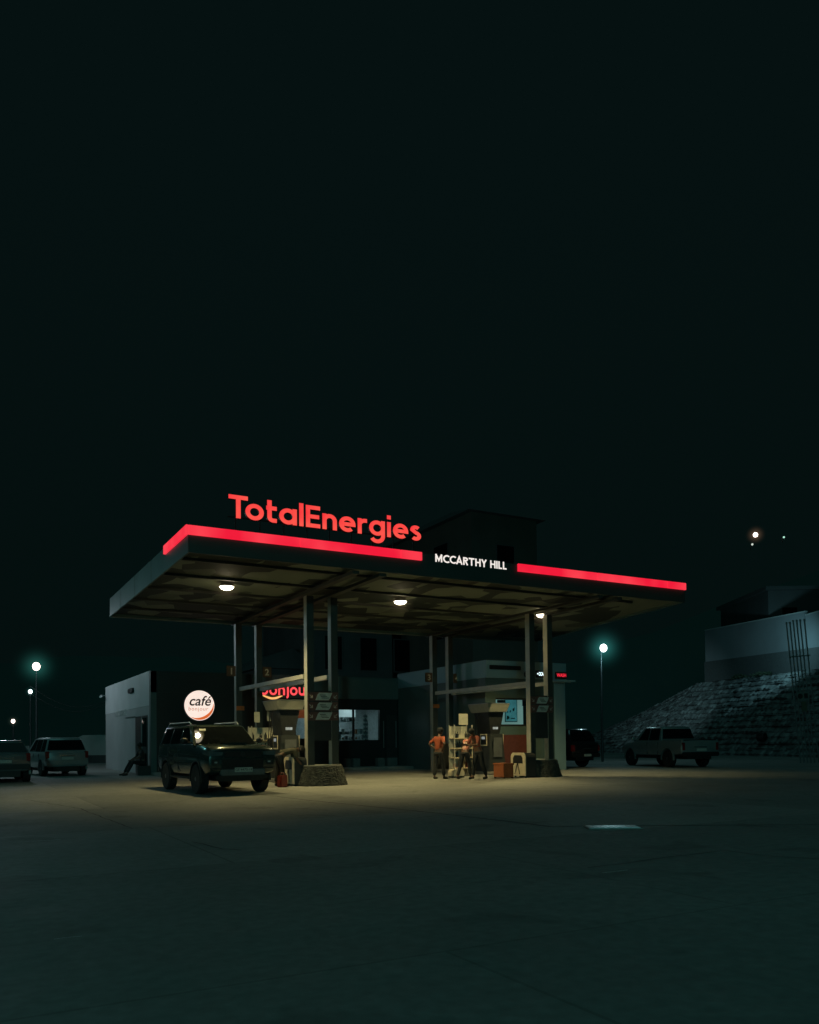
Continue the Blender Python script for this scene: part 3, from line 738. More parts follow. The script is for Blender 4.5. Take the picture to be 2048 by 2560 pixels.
# café disc sign
cp = on_y(497,1764,SY)
cf = empty('round_sign', (cp.x, SY, cp.z), 0, 'round glowing cream café sign with an orange crescent above the off-roader', 'sign')
RD = .655
MB().lathe([(RD+.03,-.003),(RD+.03,-.10),(RD,-.12),(RD*.98,-.12)], 64, 'y').build('rim', DARKMET, cf, smooth=True)
MB().lathe([(RD-.005,-.121),(RD-.01,-.135)], 64, 'y').build('face', emis('cream_face', (.98,.80,.70), 1.0, .05, 2), cf)
OC = emis('orange_crescent_face', (.85,.16,.03), .8); BT = emis('dark_print', (.02,.02,.02), 0)
cr = []; n=28
for i in range(n+1):
    a = R(-128+ (138)*i/n); cr.append((math.cos(a)*RD*.95, math.sin(a)*RD*.95))
for i in range(n,-1,-1):
    a = R(-128+ (138)*i/n); tt = math.sin(math.pi*i/n); rr2_ = RD*(.95-.19*tt); cr.append((math.cos(a)*rr2_, math.sin(a)*rr2_))
MB().prism(cr[:-1], -.142, -.1365).build('crescent', OC, cf)
text_obj('lettering', 'café', .60, BT, cf, (.0,-.141,.0), bold=.008, shear=.25, depth=.003)
text_obj('lettering', 'bonjour', .235, emis('orange_print',(.55,.22,.14),.8), cf, (-.06,-.141,-.22), depth=.003, shear=.1, spacing=1.15)
# bonjour sign
bj = empty('neon_sign', (0,SY-.12,0), 0, 'glowing red lettering with a yellow smile on the dark shop front', 'sign')
xa = on_y(650,1730,SY-.15).x; xb_ = on_y(776,1730,SY-.15).x; zb = on_y(700,1738,SY-.15).z
NEON = emis('neon_red_face', (1.0,.075,.085), 1.15, .2, 3)
letters('bonjour', NEON, REDDARK, bj, xa, xb_, -.07, zb, .53, .06, .17)
s0 = on_y(656,1739,SY-.15); s1 = on_y(706,1739,SY-.15)
ar=[];n=16
for i in range(n+1):
    t_=i/n; ar.append((s0.x+(s1.x-s0.x)*t_, s0.z-.17*math.sin(math.pi*t_)+.0*t_))
for i in range(n,-1,-1):
    t_=i/n; ar.append((s0.x+(s1.x-s0.x)*t_, s0.z-.17*math.sin(math.pi*t_)+.085*(1-(2*t_-1)**4)+.01))
MB().prism(ar, -.09,-.05).build('smile', emis('yellow_neon', (1.0,.50,.16), 1.1, .2, 3), bj)
light('POINT','neon_glow',((xa+xb_)/2, SY-.5, zb+.2), 2.5, (1,.1,.1), .4)

# right wing
wg = empty('shop_wing', (0,0,0), 0, 'white-topped wing of the station with a lit poster window and a short lit sign', 'building')
zL0 = on_y(1280,1811,WY).z; zL1 = on_y(1280,1749,WY).z
wx0 = on_y(1240,1780,WY).x; wx1 = on_y(1340,1780,WY).x
zB = on_y(1280,1696,WY).z
WINGW = mat('wing_white', (.20,.31,.36), .5, var=.12, scale=.6)
m1 = MB(); m1.box(XW,XR,WY-.12,WY+.2,zB,HW); m1.box(XW,XW+.2,WY+.202,SY-.02,zB,HW); m1.box(XR-.2,XR,WY+.202,SY+.2,zB,HW)
m1.build('white_parapet', WINGW, wg, .01)
m2 = MB(); m2.box(XW+.02,wx0,WY,WY+.2,0,zB-.002); m2.box(wx0,wx1,WY,WY+.2,0,zL0); m2.box(wx0,wx1,WY,WY+.2,zL1,zB-.002); m2.box(wx1,XR-.6,WY,WY+.2,0,zB-.002)
m2.box(XW+.02,XW+.2,WY+.202,SY-.02,0,zB-.002); m2.box(XR-.2,XR-.002,WY+.602,SY+.2,0,zB-.002)
m2.build('wall', GREYWALL, wg)
MB().box(XR-.598,XR,WY-.02,WY+.6,0,zB-.003).build('corner_pier', WINGW, wg)
MB().box(XW+.2,XR-.2,WY+.2,SY,HW-.5,HW-.4).build('roof', BEAM, wg)
MB().box(wx0-.05,wx1-.1,WY-.02,WY-.003,.05,on_y(1280,1837,WY).z).build('lower_cladding', mat('maroon_cladding',(.12,.035,.03),.5), wg)
MB().box(wx0,wx1,WY+.9,WY+.95,zL0-.3,zL1+.3).build('lit_back_panel', emis('teal_white_panel', (.30,.47,.43), .62, .12, 1), wg)
f = MB().box(wx0,wx1,WY-.02,WY+.05,zL0-.06,zL0).box(wx0,wx1,WY-.02,WY+.05,zL1,zL1+.06).build('window_frame', DARKMET, wg)
MB().box(wx0,wx1,WY+.02,WY+.028,zL0,zL1).build('pane', GLASS, f)
def on_poster(px,py): q=on_y(px,py,WY+.5); return q.x,q.z
a=on_poster(1263,1805); b_=on_poster(1293,1749)
ps = empty('wall_poster', (a[0],WY+.5,a[1]), 0, 'teal framed poster with dark figures behind the lit wing window', 'poster')
pw, ph = b_[0]-a[0], b_[1]-a[1]
MB().box(0,pw,0,.02,0,ph).build('frame', mat('poster_frame',(.01,.05,.06),.4), ps)
MB().box(.03,pw-.03,-.006,-.001,.03,ph-.02).build('sheet', emis('poster_teal', (.06,.22,.24), .75, .25, 2), ps)
PK = mat('poster_print',(.01,.04,.05),.5)
fg = MB()
for (u,v,s_) in ((.2,.45,.05),(.42,.48,.06),(.68,.56,.09)): fg.prism([(pw*u-s_*.4,ph*v-s_),(pw*u+s_*.5,ph*v-s_*.5),(pw*u+s_*.7,ph*v+s_),(pw*u,ph*v+s_*.5),(pw*u-s_*.5,ph*v+s_*.3)],-.012,-.008)
fg.prism([(pw*.12,ph*.10),(pw*.35,ph*.16),(pw*.30,ph*.26),(pw*.14,ph*.28)],-.012,-.008); fg.box(pw*.45,pw*.8,-.012,-.008,ph*.14,ph*.18)
fg.build('print', PK, ps)
a=on_poster(1306,1765); b_=on_poster(1323,1750)
o=MB().box(a[0],b_[0],WY+.48,WY+.5,a[1],b_[1]).build('notice_board', PK, None); tag(o,'small dark framed notice right of the teal poster','notice')
a=on_poster(1243,1757); b_=on_poster(1262,1750)
o=MB().box(a[0],b_[0],WY+.48,WY+.5,a[1],b_[1]).build('shelf_label', PK, None); tag(o,'short dark strip high up left of the teal poster','strip')
# wing signs
def wing_sign(x0p,x1p,y0p,y1p,m,label,body):
    A = on_y(x0p,y1p,WY-.2); B = on_y(x1p,y0p,WY-.2)
    r = empty('lit_wing_sign', (A.x,WY-.125,A.z), 0, label, 'sign')
    MB().box(-.05,B.x-A.x+.05,-.05,-.001,-.06,B.z-A.z+.06).build('backing', BLACK, r)
    x=.0; hh=B.z-A.z; W2=B.x-A.x
    text_obj('lettering', body, 1, m, r, (0,-.058,.02), depth=.004, bold=.02, align='LEFT')
    o = r.children[-1] if r.children else None
    o = [k for k in kids(r) if k.name.startswith('lettering')][0]
    bb = bounds(o.data)
    for v in o.data.vertices: v.co.x=(v.co.x-bb[0])/(bb[1]-bb[0])*W2; v.co.y=(v.co.y-bb[2])/(bb[3]-bb[2])*(hh-.02)
    return r
wing_sign(1344,1374,1681,1690,emis('cool_white_letters',(.75,.95,1),1.8),'short bright white lit sign on the wing parapet between the column posts','• CCARTHY')
wing_sign(1393,1416,1684,1693,emis('wing_red',(1,.03,.06),.9),'short red lit sign at the right corner of the wing parapet','WASH')
MB().box(on_y(1340,1,WY).x, XR+.1, WY-.6,WY-.121, zB-.12,zB-.04).build('ledge', WINGW, wg)
q=on_y(1265,1670,WY-.12); o=MB().box(-.85,.75,-.05,0,-.08,.10).build('unlit_sign', BLACK, None,.02); o.location=(q.x,WY-.121,q.z); tag(o,'long dark unlit strip sign on the wing parapet','sign')
q=on_y(1317,1686,WY-.12); ro=MB().lathe([(.15,0),(.15,-.22),(.05,-.26)],16,'y').build('alarm_horn',BLACK,None,smooth=True); ro.location=(q.x,WY-.121,q.z); tag(ro,'round dark fitting on the wing parapet left of the front column','wall fitting')

# ------------------------------------------------------------------ houses behind
HOUSEW = mat('dim_plaster', (.085,.085,.07), .85, var=.3, scale=.4)
HOUSEW2 = mat('dim_plaster_grey', (.07,.08,.08), .85, var=.3, scale=.4)
def house(name, X0_,X1_,Y0_,Y1_, zt_, mt, label, wins, roof=None, zb=0):
    r = empty(name, (X0_,Y0_,zb), 0, label, 'house')
    MB().box(0,X1_-X0_,0,Y1_-Y0_,0,zt_-zb).build('wall', mt, r)
    if roof=='gable':
        w_=X1_-X0_; d_=Y1_-Y0_; h_=zt_-zb
        MB().prism([(-.4,h_-.05),(w_+.4,h_-.05),(w_/2,h_+w_*.32)],-.4,d_+.4).build('roof', HOUSEW2, r)
    elif roof=='hip':
        w_=X1_-X0_; d_=Y1_-Y0_; h_=zt_-zb
        MB().frus((-.5,w_+.5,-.5,d_+.5),(w_*.35,w_*.65,d_*.35,d_*.65),h_+.002,h_+1.6).build('roof', HOUSEW2, r)
    else:
        MB().box(-.3,X1_-X0_+.3,-.3,Y1_-Y0_+.3,zt_-zb+.002,zt_-zb+.35).build('roof', mt, r)
    for side,u,z0,w_,h_ in wins:
        if side=='f': fr=MB().box(u,u+w_,-.06,-.002,z0,z0+h_); pn=MB().box(u+.08,u+w_-.08,-.07,-.061,z0+.08,z0+h_-.08)
        else: fr=MB().box(-.06,-.002,u,u+w_,z0,z0+h_); pn=MB().box(-.07,-.061,u+.08,u+w_-.08,z0+.08,z0+h_-.08)
        f=fr.build('window', HOUSEW2, r); pn.build('pane', GLASSD, f)
    return r
# tall house whose corner shows above the canopy
hc = at(1185,1800,56); 
house('tall_house', hc.x, hc.x+5.6, hc.y, hc.y+16, 17.0, HOUSEW, 'tall unlit house rising behind the canopy roof', 
      [('f',2.0,12.8,1.6,2.2),('f',2.0,8.6,1.6,2.2),('l',3,13.2,2,2.4),('l',10,13.2,2,2.4),('l',3,8.6,2,2.4),('l',10,8.6,2,2.4),
       ('f',2.0,4.2,1.6,2.2)], 'hip')
hb = at(800,1800,58)
house('apartment_house', hb.x, hc.x-1.5, hb.y+2, hb.y+12, 11.5, HOUSEW2, 'long dim house with dark windows seen between canopy and shop roof',
      [('f',1.2+i*2.9,6.6,1.5,2.6) for i in range(6)]+[('f',1.2+i*2.9,2.2,1.5,2.2) for i in range(6)], None)
hg = at(655,1800,60)
house('gabled_house', hg.x, hg.x+4.6, hg.y, hg.y+9, 6.8, HOUSEW2, 'small dim gabled house seen left of the near left column', [('f',1.7,3.4,1.2,1.5)], 'gable')

# ------------------------------------------------------------------ left background
WL = mat('boundary_plaster', (.34,.38,.37), .8, var=.2, scale=.6)
Zw = 58
pts=[(-60,1872),(120,1862),(185,1850),(212,1838),(262,1837),(320,1837)]
poly_t=[at(x,y,Zw) for x,y in pts]
mb=MB()
n=len(poly_t)
vs=[]
for p in poly_t: vs+= [(p.x,p.y,0),(p.x,p.y,p.z),(p.x-.1,p.y+.25,p.z),(p.x-.1,p.y+.25,0)]
mb.add(vs,[f for i in range(n-1) for f in ((4*i,4*i+4,4*i+5,4*i+1),(4*i+1,4*i+5,4*i+6,4*i+2),(4*i+2,4*i+6,4*i+7,4*i+3))])
bw = empty('boundary_wall',(0,0,0),0,'pale boundary wall with a curved top beyond the parked cars','wall')
mb.build('wall', WL, bw)
mb=MB(); vs=[]
for x,y in pts:
    p=at(x,y,Zw-.3); vs+=[(p.x,p.y,0),(p.x,p.y,.55)]
mb.add(vs,[(2*i,2*i+2,2*i+3,2*i+1) for i in range(n-1)]); mb.build('plinth', DARKPAN, bw)

TEAL=(.45,.92,.95)
def street_lamp(px, py, Z, r, em, label, halo=None, haloc=(.25,.9,.8), hs=.3, arm=True, energy=0, lc=(.7,.95,1), group=None, pole=True):
    p = at(px,py,Z)
    o = empty('street_lamp', (p.x,p.y,0), 0, label, 'street lamp', group)
    if pole:
        MB().tube([(.02,.25,0),(.02,.25,p.z*.45),(.02,.22,p.z+.05)],[.07,.06,.035],10).build('pole', DARKMET, o, smooth=True)
        MB().tube([(.02,.22,p.z+.05),(.0,.05,p.z+.12)],.03,8).build('arm', METAL, o)
    MB().ball((0,0,p.z), r, 10, (1,1,1.15)).build('globe', em, o, smooth=True)
    if halo:
        h=MB().ball((0,0,0), halo, 12).build('glow_halo', halo_mat('street_lamp_halo', haloc, hs*1.5, halo, 5.5), o); h.location=(0,0,p.z)
    if energy:
        l=light('POINT','street_lamp_light',(0,-.0,p.z-r*1.6), energy, lc, .15); l.parent=o
    return o,p
E_COOL=emis('cool_globe',(.80,.97,1),6); E_WARM=emis('warm_globe',(1,.80,.72),6)
# far left
street_lamp(91,1666,46,.20,E_WARM,'bright warm-white street lamp highest at the far left',1.9,(.15,.9,.75),.13,energy=0, group=None)
o,pl=street_lamp(76,1729,50,.11,E_COOL,'small flood lamp with wires on a slim pole at the far left',.55,(.2,.9,.8),.3)
cab=MB()
for dz in (0,.45):
    a=pl+Vector((0,.2,-.1+dz)); b=at(265,1760-dz*15,58); P=[a.lerp(b,i/14)-Vector((0,0,.8*math.sin(math.pi*i/14))) for i in range(15)]
    cab.tube(P,.022,5,False)
tag(cab.build('overhead_wire', mat('wire',(.12,.13,.13),.5), None),'pair of overhead wires running right from the slim far-left lamp pole','wire')
street_lamp(33,1803,52,.11,E_WARM,'low small warm lamp at the far left edge of the picture',.6,(.5,.7,.5),.3)
# right lamp by the embankment
street_lamp(1509,1620,47,.20,E_COOL,'bright cool street lamp on a slim pole before the stone embankment',2.0,(.12,.85,.78),.20)
pR=at(1509,1620,47)
# distant hillside lamps
for px,py,r_,em,lb,hh in ((1889,1337,.36,E_WARM,'brightest warm hillside light above the far right house',1.8),(1881,1361,.16,emis('dim_white',(.75,.85,.75),.9),'faint light just below the bright hillside light',0),(1960,1343,.15,emis('dim_green',(.5,.95,.75),1.0),'faint greenish hillside light, farthest right',0)):
    p=at(px,py,130)
    o=empty('hillside_lamp',(p.x,p.y,p.z),0,lb,'lamp')
    MB().ball((0,0,0),r_,8).build('bulb',em,o,smooth=True)
    MB().tube([(0,.3,.1),(0,.3,-.8)],.05,6).build('pole',BLACK,o)
    if hh: MB().ball((0,0,0),hh,10).build('glow_halo',halo_mat('hill_halo',(1,.6,.35),.12,hh,3),o)
# dark hills
HILL=mat('dark_hillside',(.03,.035,.03),.95,var=.5,scale=.05)
hn=HILL.node_tree.nodes['Principled BSDF']; hn.inputs['Emission Color'].default_value=(.12,.95,.85,1); hn.inputs['Emission Strength'].default_value=.0036  # faint teal emission paints in the hazy distance
hb_=MB(); pts=[]; n=70
for i in range(n+1):
    px=-1200+ (4400)*i/n; top= 1700-60*math.exp(-((px-300)/500)**2) - 330*max(0,min(1,(px-1300)/900))+ 14*noise.noise(Vector((px*.01,0,0)))
    a=at(px,1850,150); b=at(px,top,190); pts+=[(a.x,a.y,-.5),(b.x,b.y,b.z)]
hb_.add(pts,[(2*i,2*i+2,2*i+3,2*i+1) for i in range(n)])
tag(hb_.build('hills', HILL), 'dark hillside beyond the station', 'hill', kind='structure')

# ------------------------------------------------------------------ stone embankment on the right
EMB=mat('embankment_stone',(.18,.20,.20),.5,var=.8,scale=1.6,bump=.6,bscale=12)
B1=on_z(1330,1877); B2=on_z(2000,1893); 
dirE=(B2-B1); dirE.z=0; LE=dirE.length; dirE.normalize(); nE=Vector((-dirE.y,dirE.x,0))
if nE.dot(FWD)<0: nE=-nE
LE2=LE+22
def _pxu(u):
    p=B1+dirE*u+nE*6.2; r=_m(Vector((p.x,p.y,0))-CAM); return 1024+F*r[0]/r[2]
def EH(u):
    t=max(0,min(1,(_pxu(u)-1420)/330)); return .15+6.0*t**.85  # left end ramps down to imitate the edge of the lamplight
nu,nv=760,150; rows=[]; bm=bmesh.new()
for j in range(nv+1):
    v=j/nv; row=[]
    for i in range(nu+1):
        u=i/nu*LE2; hp=EH(u); z=v*hp; back=v*6.2
        step=(v*15)%1.0
        q=Vector((u*.95, int(v*15)*1.7+noise.noise(Vector((u*.5,int(v*15),0)))*.2, 0))
        d,_=noise.voronoi(Vector((u*1.7+int(v*15)*.37, int(v*15)*3.0,0)))[:2]
        h=min(d[1]-d[0],.28)/.28*.15*(1 if .2<step<.9 else .1) + noise.noise(Vector((u*2.2,v*14,3)))*.09 + (noise.cell(q.floored() if False else Vector((round(u*1.1),int(v*15),1)))*.08)
        ledge=(1-step)*.16
        p=B1+dirE*u+nE*(back-h-ledge+.25*noise.noise(Vector((u*.12,v,5))))
        zz=z+ h*.25
        row.append(bm.verts.new((p.x,p.y,zz if j else -.05)))
    rows.append(row)
for j in range(nv):
    for i in range(nu): bm.faces.new((rows[j][i],rows[j][i+1],rows[j+1][i+1],rows[j+1][i]))
me=bpy.data.meshes.new('stone_embankment'); bm.to_mesh(me); bm.free(); me.materials.append(EMB)
o=bpy.data.objects.new('stone_embankment',me); COL.objects.link(o); tag(o,'sloping embankment of rough stone courses behind the pickup','embankment')
# ground behind the top of the embankment
def ep(u,b,z): p=B1+dirE*u+nE*b; return (p.x,p.y,z)
tv=[]
for i in range(41):
    u=i/40*(LE2+20)
    tv+=[ep(u,6.1,EH(u)-.06),ep(u,60,EH(u)*1.3)]
MBt=MB().add(tv,[(2*i,2*i+2,2*i+3,2*i+1) for i in range(40)]).build('upper_terrain',HILL); tag(MBt,kind='structure')
# white compound wall on top
def U_at(px,back,z):   # solve u for pixel column
    lo,hi=-5,LE2+30
    for _ in range(50):
        m=(lo+hi)/2; p=Vector(ep(m,back,z)); r=_m(p-CAM)
        if 1024+F*r[0]/r[2]<px: lo=m
        else: hi=m
    return lo
cw=empty('compound_wall',(0,0,0),0,'white compound wall above the stone embankment, stepped near the vent pipes','wall')
CWM=mat('compound_white',(.19,.215,.225),.7,var=.2,scale=.4)
bk=7.0
ua,ub,uc,ud=U_at(1765,bk,6),U_at(1800,bk,6),U_at(2015,bk,6),U_at(2300,bk,6)
def slab(u0,u1,b0,b1,z0a,z0b,z1a,z1b,name,m,par):
    vs=[ep(u0,b0,z0a),ep(u1,b0,z0b),ep(u1,b1,z0b),ep(u0,b1,z0a),ep(u0,b0,z1a),ep(u1,b0,z1b),ep(u1,b1,z1b),ep(u0,b1,z1a)]
    return MB().add(vs,[(0,3,2,1),(4,5,6,7),(0,1,5,4),(1,2,6,5),(2,3,7,6),(3,0,4,7)]).build(name,m,par)
def zat(px,py,u,back):
    p=Vector(ep(u,back,0)); r=_m(Vector((p.x,p.y,0))-CAM); 
    # find z so that it projects to py
    lo,hi=-2,20
    for _ in range(40):
        m=(lo+hi)/2; q=_m(Vector((p.x,p.y,m))-CAM)
        if CYP-F*q[1]/q[2]>py: lo=m
        else: hi=m
    return lo
z_a0=zat(0,1655,ua,bk); z_a1=zat(0,1577,ua,bk); z_c0=zat(0,1632,uc,bk); z_c1=zat(0,1530,uc,bk); z_d0=z_c0+.15; z_d1=z_c1-.28
slab(ua,uc,bk,bk+.2,z_a0,z_c0,z_a1,z_c1,'wall_section',CWM,cw); slab(ua,uc+.05,bk-.03,bk+.23,z_a1+.002,z_c1+.002,z_a1+.08,z_c1+.08,'coping',WL,cw)
slab(uc+.06,ud,bk+.01,bk+.2,z_d0,z_d0+.4,z_d1,z_d1+.6,'wall_section',CWM,cw); slab(uc+.06,ud,bk-.02,bk+.23,z_d1+.002,z_d1+.602,z_d1+.08,z_d1+.68,'coping',WL,cw)
slab(ua,ud,bk-.12,bk+.3,5.9,5.9,z_a0-.002,z_d0-.002,'plinth',mat('plinth_grey',(.07,.08,.08),.8),cw)
# dark house further right
p=at(1922,1560,66)
o=empty('hill_house',(p.x,p.y,7),R(-29),'dim flat-roofed house behind the white compound wall','house')
MB().box(0,14,0,10,0,6.1).build('wall',HOUSEW2,o); MB().box(-.3,14.3,-.3,10.3,6.102,6.4).build('roof',HOUSEW2,o)
for k in (1,5,9):
    f=MB().box(k,k+1.4,-.05,-.002,3.2,4.8).build('window',HOUSEW2,o); MB().box(k+.1,k+1.3,-.06,-.051,3.3,4.7).build('pane',GLASSD,f)
# shrubs at the top of the embankment
LEAF=mat('dark_leaves',(.04,.07,.035),.8,var=.5,scale=5)
def shrub(loc,rx,rz,label,n=500):
    mb=MB()
    for i in range(n):
        th=random.uniform(0,6.283); cp_=random.uniform(-.2,1); rr=random.random()**.4
        d=Vector((math.cos(th)*math.sqrt(max(0,1-cp_*cp_)),math.sin(th)*math.sqrt(max(0,1-cp_*cp_)),cp_))*rr
        c_=Vector((d.x*rx,d.y*rx,rz*.2+d.z*rz)); s_=.09
        u=Vector((random.uniform(-1,1),random.uniform(-1,1),random.uniform(-1,1))).normalized(); v=u.orthogonal().normalized()
        mb.add([c_-u*s_,c_+v*s_*.5,c_+u*s_,c_-v*s_*.5],[(0,1,2,3)])
    o=empty('shrub',loc,0,label,'shrub'); mb.build('foliage',LEAF,o)
    MB().tube([(0,0,-.2),(0,0,rz*.7)],.04,6).build('stem',BEAM,o); return o
for px,lb in ((1850,'dark low shrub at the embankment top left of the other one'),(1908,'wider dark shrub at the embankment top below the white wall')):
    u=U_at(px,6.3,6.1); shrub(ep(u,6.3,6.1),.7 if px<1900 else 1.0,.35,lb)

# vent pipes
VP=at(2004,1893,41)
vp=empty('vent_pipes',(VP.x,VP.y,0),R(-YAW),'row of tall leaning vent pipes with small plates at the right edge','vent pipes',ry=R(-4.6))
PIP=mat('pipe_paint',(.14,.155,.16),.5,metal=.2)
for i in range(6):
    x=-.05+i*.175+(.04 if i==5 else 0); h=7.0+(.08 if i>1 else 0)
    pp=MB().tube([(x,0,-.05),(x,0,h)],.034,10).build('pipe',PIP,vp,smooth=True)
    MB().tube([(x,0,h),(x,0,h+.09)],.05,10).build('vent_cap',PIP,pp)
for z in (5.3,2.0,1.3): MB().box(-.12,.95,-.06,-.036,z,z+.06).build('clamp_rail',PIP,vp)
s=MB().box(.08,.66,-.10,-.07,3.1,3.55).build('warning_plate',mat('plate_grey',(.16,.17,.16),.5),vp)
mbk=MB().lathe([(.13,-.104),(.13,-.108)],20,'y',(.22,0,3.33)).build('symbol',BLACK,s); MB().box(.42,.6,-.106,-.102,3.2,3.45).build('print',BLACK,s)
MB().box(.25,.5,-.10,-.07,2.55,3.05).build('small_plate',mat('plate_olive',(.10,.10,.07),.5),vp)
# round opening in the embankment -> drain pipe
u=U_at(1917,1.0,.9); q=Vector(ep(u,.9,1.3)); o=MB().lathe([(.26,0),(.26,.5),(.30,.5),(.30,0)],20,'y').build('drain_pipe',BLACK,None); o.location=q; o.rotation_euler=(0,0,R(10)); tag(o,'dark round drain pipe mouth low in the stone embankment','drain')

# ------------------------------------------------------------------ vehicles
def paint(name, col, rough=.28, coat=.8): return mat(name, col, rough, var=.12, scale=2, coat=coat, metal=.25)
LAMPG = mat('headlight_glass', (.45,.47,.48), .12, spec=.9)
TAILR = mat('tail_lamp', (.22,.01,.01), .2, spec=.8)
PLATE = mat('number_plate', (.55,.54,.5), .4, var=.3, scale=20)
RIMM = mat('alloy_rim', (.16,.165,.17), .35, metal=.8)
def apply_bool(o, cutter):
    m = o.modifiers.new('b','BOOLEAN'); m.object = cutter; m.operation = 'DIFFERENCE'; m.solver = 'EXACT'
    bpy.context.view_layer.update(); dg = bpy.context.evaluated_depsgraph_get(); dg.update()
    me = bpy.data.meshes.new_from_object(o.evaluated_get(dg)); o.modifiers.clear(); o.data = me
    bpy.data.objects.remove(cutter)
def car(name, label, cat, pos, rz, pm, st, ax, cabin, rw=.37, hw=.95, bed=None, rails=False, front='suv', group=None, panes=(), rear=None, scoop=False, dz_tail=(.75,1.05)):
    root = empty(name, (0,0,0), 0, label, cat, group)
    # lower body loft
    ring = []
    for (x,zb,zt,w_,wt) in st:
        h = zt-zb
        half = [(0,zb),(w_*.80,zb),(w_*.95,zb+.05),(w_,zb+h*.35),(w_*.995,zb+h*.62),(w_*.965,zt-.07),(wt,zt),(wt*.55,zt+.025),(0,zt+.035)]
        full = [(x,y,z) for y,z in half]+[(x,-y,z) for y,z in half[-2:0:-1]]
        ring.append(full)
    n=len(ring[0]); mb=MB(); mb.v=[p for r_ in ring for p in r_]
    for i in range(len(ring)-1):
        for k in range(n): mb.f.append((i*n+k,i*n+(k+1)%n,(i+1)*n+(k+1)%n,(i+1)*n+k))
    mb.f.append(tuple(range(n))[::-1]); mb.f.append(tuple((len(ring)-1)*n+k for k in range(n)))
    body = mb.build('body', pm, root, smooth=True)
    cut = MB()
    for x in ax:
        for s in (-1,1):
            o_=len(cut.v); cut.lathe([(rw+.075,s*(hw-.34)),(rw+.075,s*(hw+.2))],28,'y',(x,0,rw))
    co = cut.build('cut', BLACK, None); apply_bool(body, co)
    under = MB().box(st[1][0]+.05, st[-2][0]-.05, -hw+.36, hw-.36, st[3][1]-.12, st[3][1]+.35).build('underbody', BLACK, root)
    # arch liners (flares)
    for x in ax:
        for s in (-1,1):
            mb=MB(); R0=rw+.065; R1=rw+.115; K=16; vs=[]
            for i in range(K+1):
                a=R(-8+196*i/K)
                for (r_,y_) in ((R0,s*(hw+.006)),(R1,s*(hw+.002)),(R1-.01,s*(hw-.07)),(R0,s*(hw-.07))): vs.append((x+r_*math.cos(a),y_,rw+r_*math.sin(a)))
            mb.add(vs,[(4*i+j,4*i+(j+1)%4,4*i+4+(j+1)%4,4*i+4+j) for i in range(K) for j in range(4)])
            mb.build('wheel_arch', BLACK if front=='suv' else pm, root)
    # cabin
    a0,a1,a2,a3,zb,zt,wb,wt = cabin
    def cp(x,s,v,off=0.0): 
        w_=wb+(wt-wb)*v; return (x, s*(w_+off), zb+(zt-zb)*v)
    mb=MB(); rings=[]
    for v,ins in ((-.05,0),(.5,-.0),(.93,0.0),(1.0,.05),(1.03,.16)):
        xf=a0+(a1-a0)*min(v,1)-ins; xr=a3+(a2-a3)*min(v,1)+ins; w_=wb+(wt-wb)*min(v,1)-ins*.8; z=zb+(zt-zb)*v
        b_=.10
        rings.append([(xf-b_*.6,w_,z),(xf,w_*.86,z),(xf+.03,0,z),(xf,-w_*.86,z),(xf-b_*.6,-w_,z),(xr+b_*.6,-w_,z),(xr,-w_*.86,z),(xr-.02,0,z),(xr,w_*.86,z),(xr+b_*.6,w_,z)])
    mb.v=[p for r_ in rings for p in r_]; n=10
    for i in range(len(rings)-1):
        for k in range(n): mb.f.append((i*n+k,i*n+(k+1)%n,(i+1)*n+(k+1)%n,(i+1)*n+k))
    mb.f.append(tuple(range(n))[::-1]); mb.f.append(tuple((len(rings)-1)*n+k for k in range(n)))
    mb.build('cabin', pm, root, smooth=True)
    v0,v1=.06,.88
    for s in (-1,1):
        for (xb0,xb1,xt0,xt1) in panes:
            pts_=[Vector(cp(xb0,s,v0,.006)),Vector(cp(xb1,s,v0,.006)),Vector(cp(xt1,s,v1,.006)),Vector(cp(xt0,s,v1,.006))]
            q=MB().add(pts_+[p+Vector((0,-s*.012,0)) for p in pts_],[(0,1,2,3),(7,6,5,4),(0,4,5,1),(1,5,6,2),(2,6,7,3),(3,7,4,0)])
            q.build('side_window', GLASSD, root)
    def cross(x0_,x1_,sg_,nm,k0=.05,k1=.93,wk=.94):
        vs=[]
        for v in (k0,k1):
            x=x0_+(x1_-x0_)*v; w_=(wb+(wt-wb)*v)*wk; z=zb+(zt-zb)*v
            for y,dx in ((-w_,0),(-w_*.5,.016),(0,.026),(w_*.5,.016),(w_,0)): vs.append((x+sg_*(dx+.012),y,z))
        vs2=[(x-sg_*.01,y,z) for x,y,z in vs]
        MB().add(vs+vs2,[(0,1,6,5),(1,2,7,6),(2,3,8,7),(3,4,9,8),(10,15,16,11),(11,16,17,12),(12,17,18,13),(13,18,19,14),(0,5,15,10),(4,14,19,9)]).build(nm,GLASSD,root,smooth=True)
    cross(a0,a1,1,'windshield'); cross(a3,a2,-1,'rear_window',.16,.84)
    # wheels
    for x in ax:
        for s in (-1,1):
            wy=s*(hw-.115)
            wr=empty('wheel',(x,wy,rw)); wr.parent=root
            MB().lathe([(rw*.62,-.115),(rw*.93,-.125),(rw,-.09),(rw,.09),(rw*.93,.125),(rw*.62,.115)],32,'y').build('tyre',RUBBER,wr,smooth=True)
            rm=MB(); rm.lathe([(rw*.615,s*.02),(rw*.615,s*.105),(rw*.55,s*.11),(rw*.52,s*.04)],28,'y')
            for k in range(6):
                t=2*math.pi*k/6
                for dt in (-.09,.09):
                    rm.tube([(math.cos(t+dt)*.05,s*.095,math.sin(t+dt)*.05),(math.cos(t+dt*.7)*rw*.58,s*.085,math.sin(t+dt*.7)*rw*.58)],.016,5)
            rm.lathe([(.06,s*.06),(.06,s*.115),(.01,s*.12)],12,'y')
            rm.build('rim',RIMM,wr)
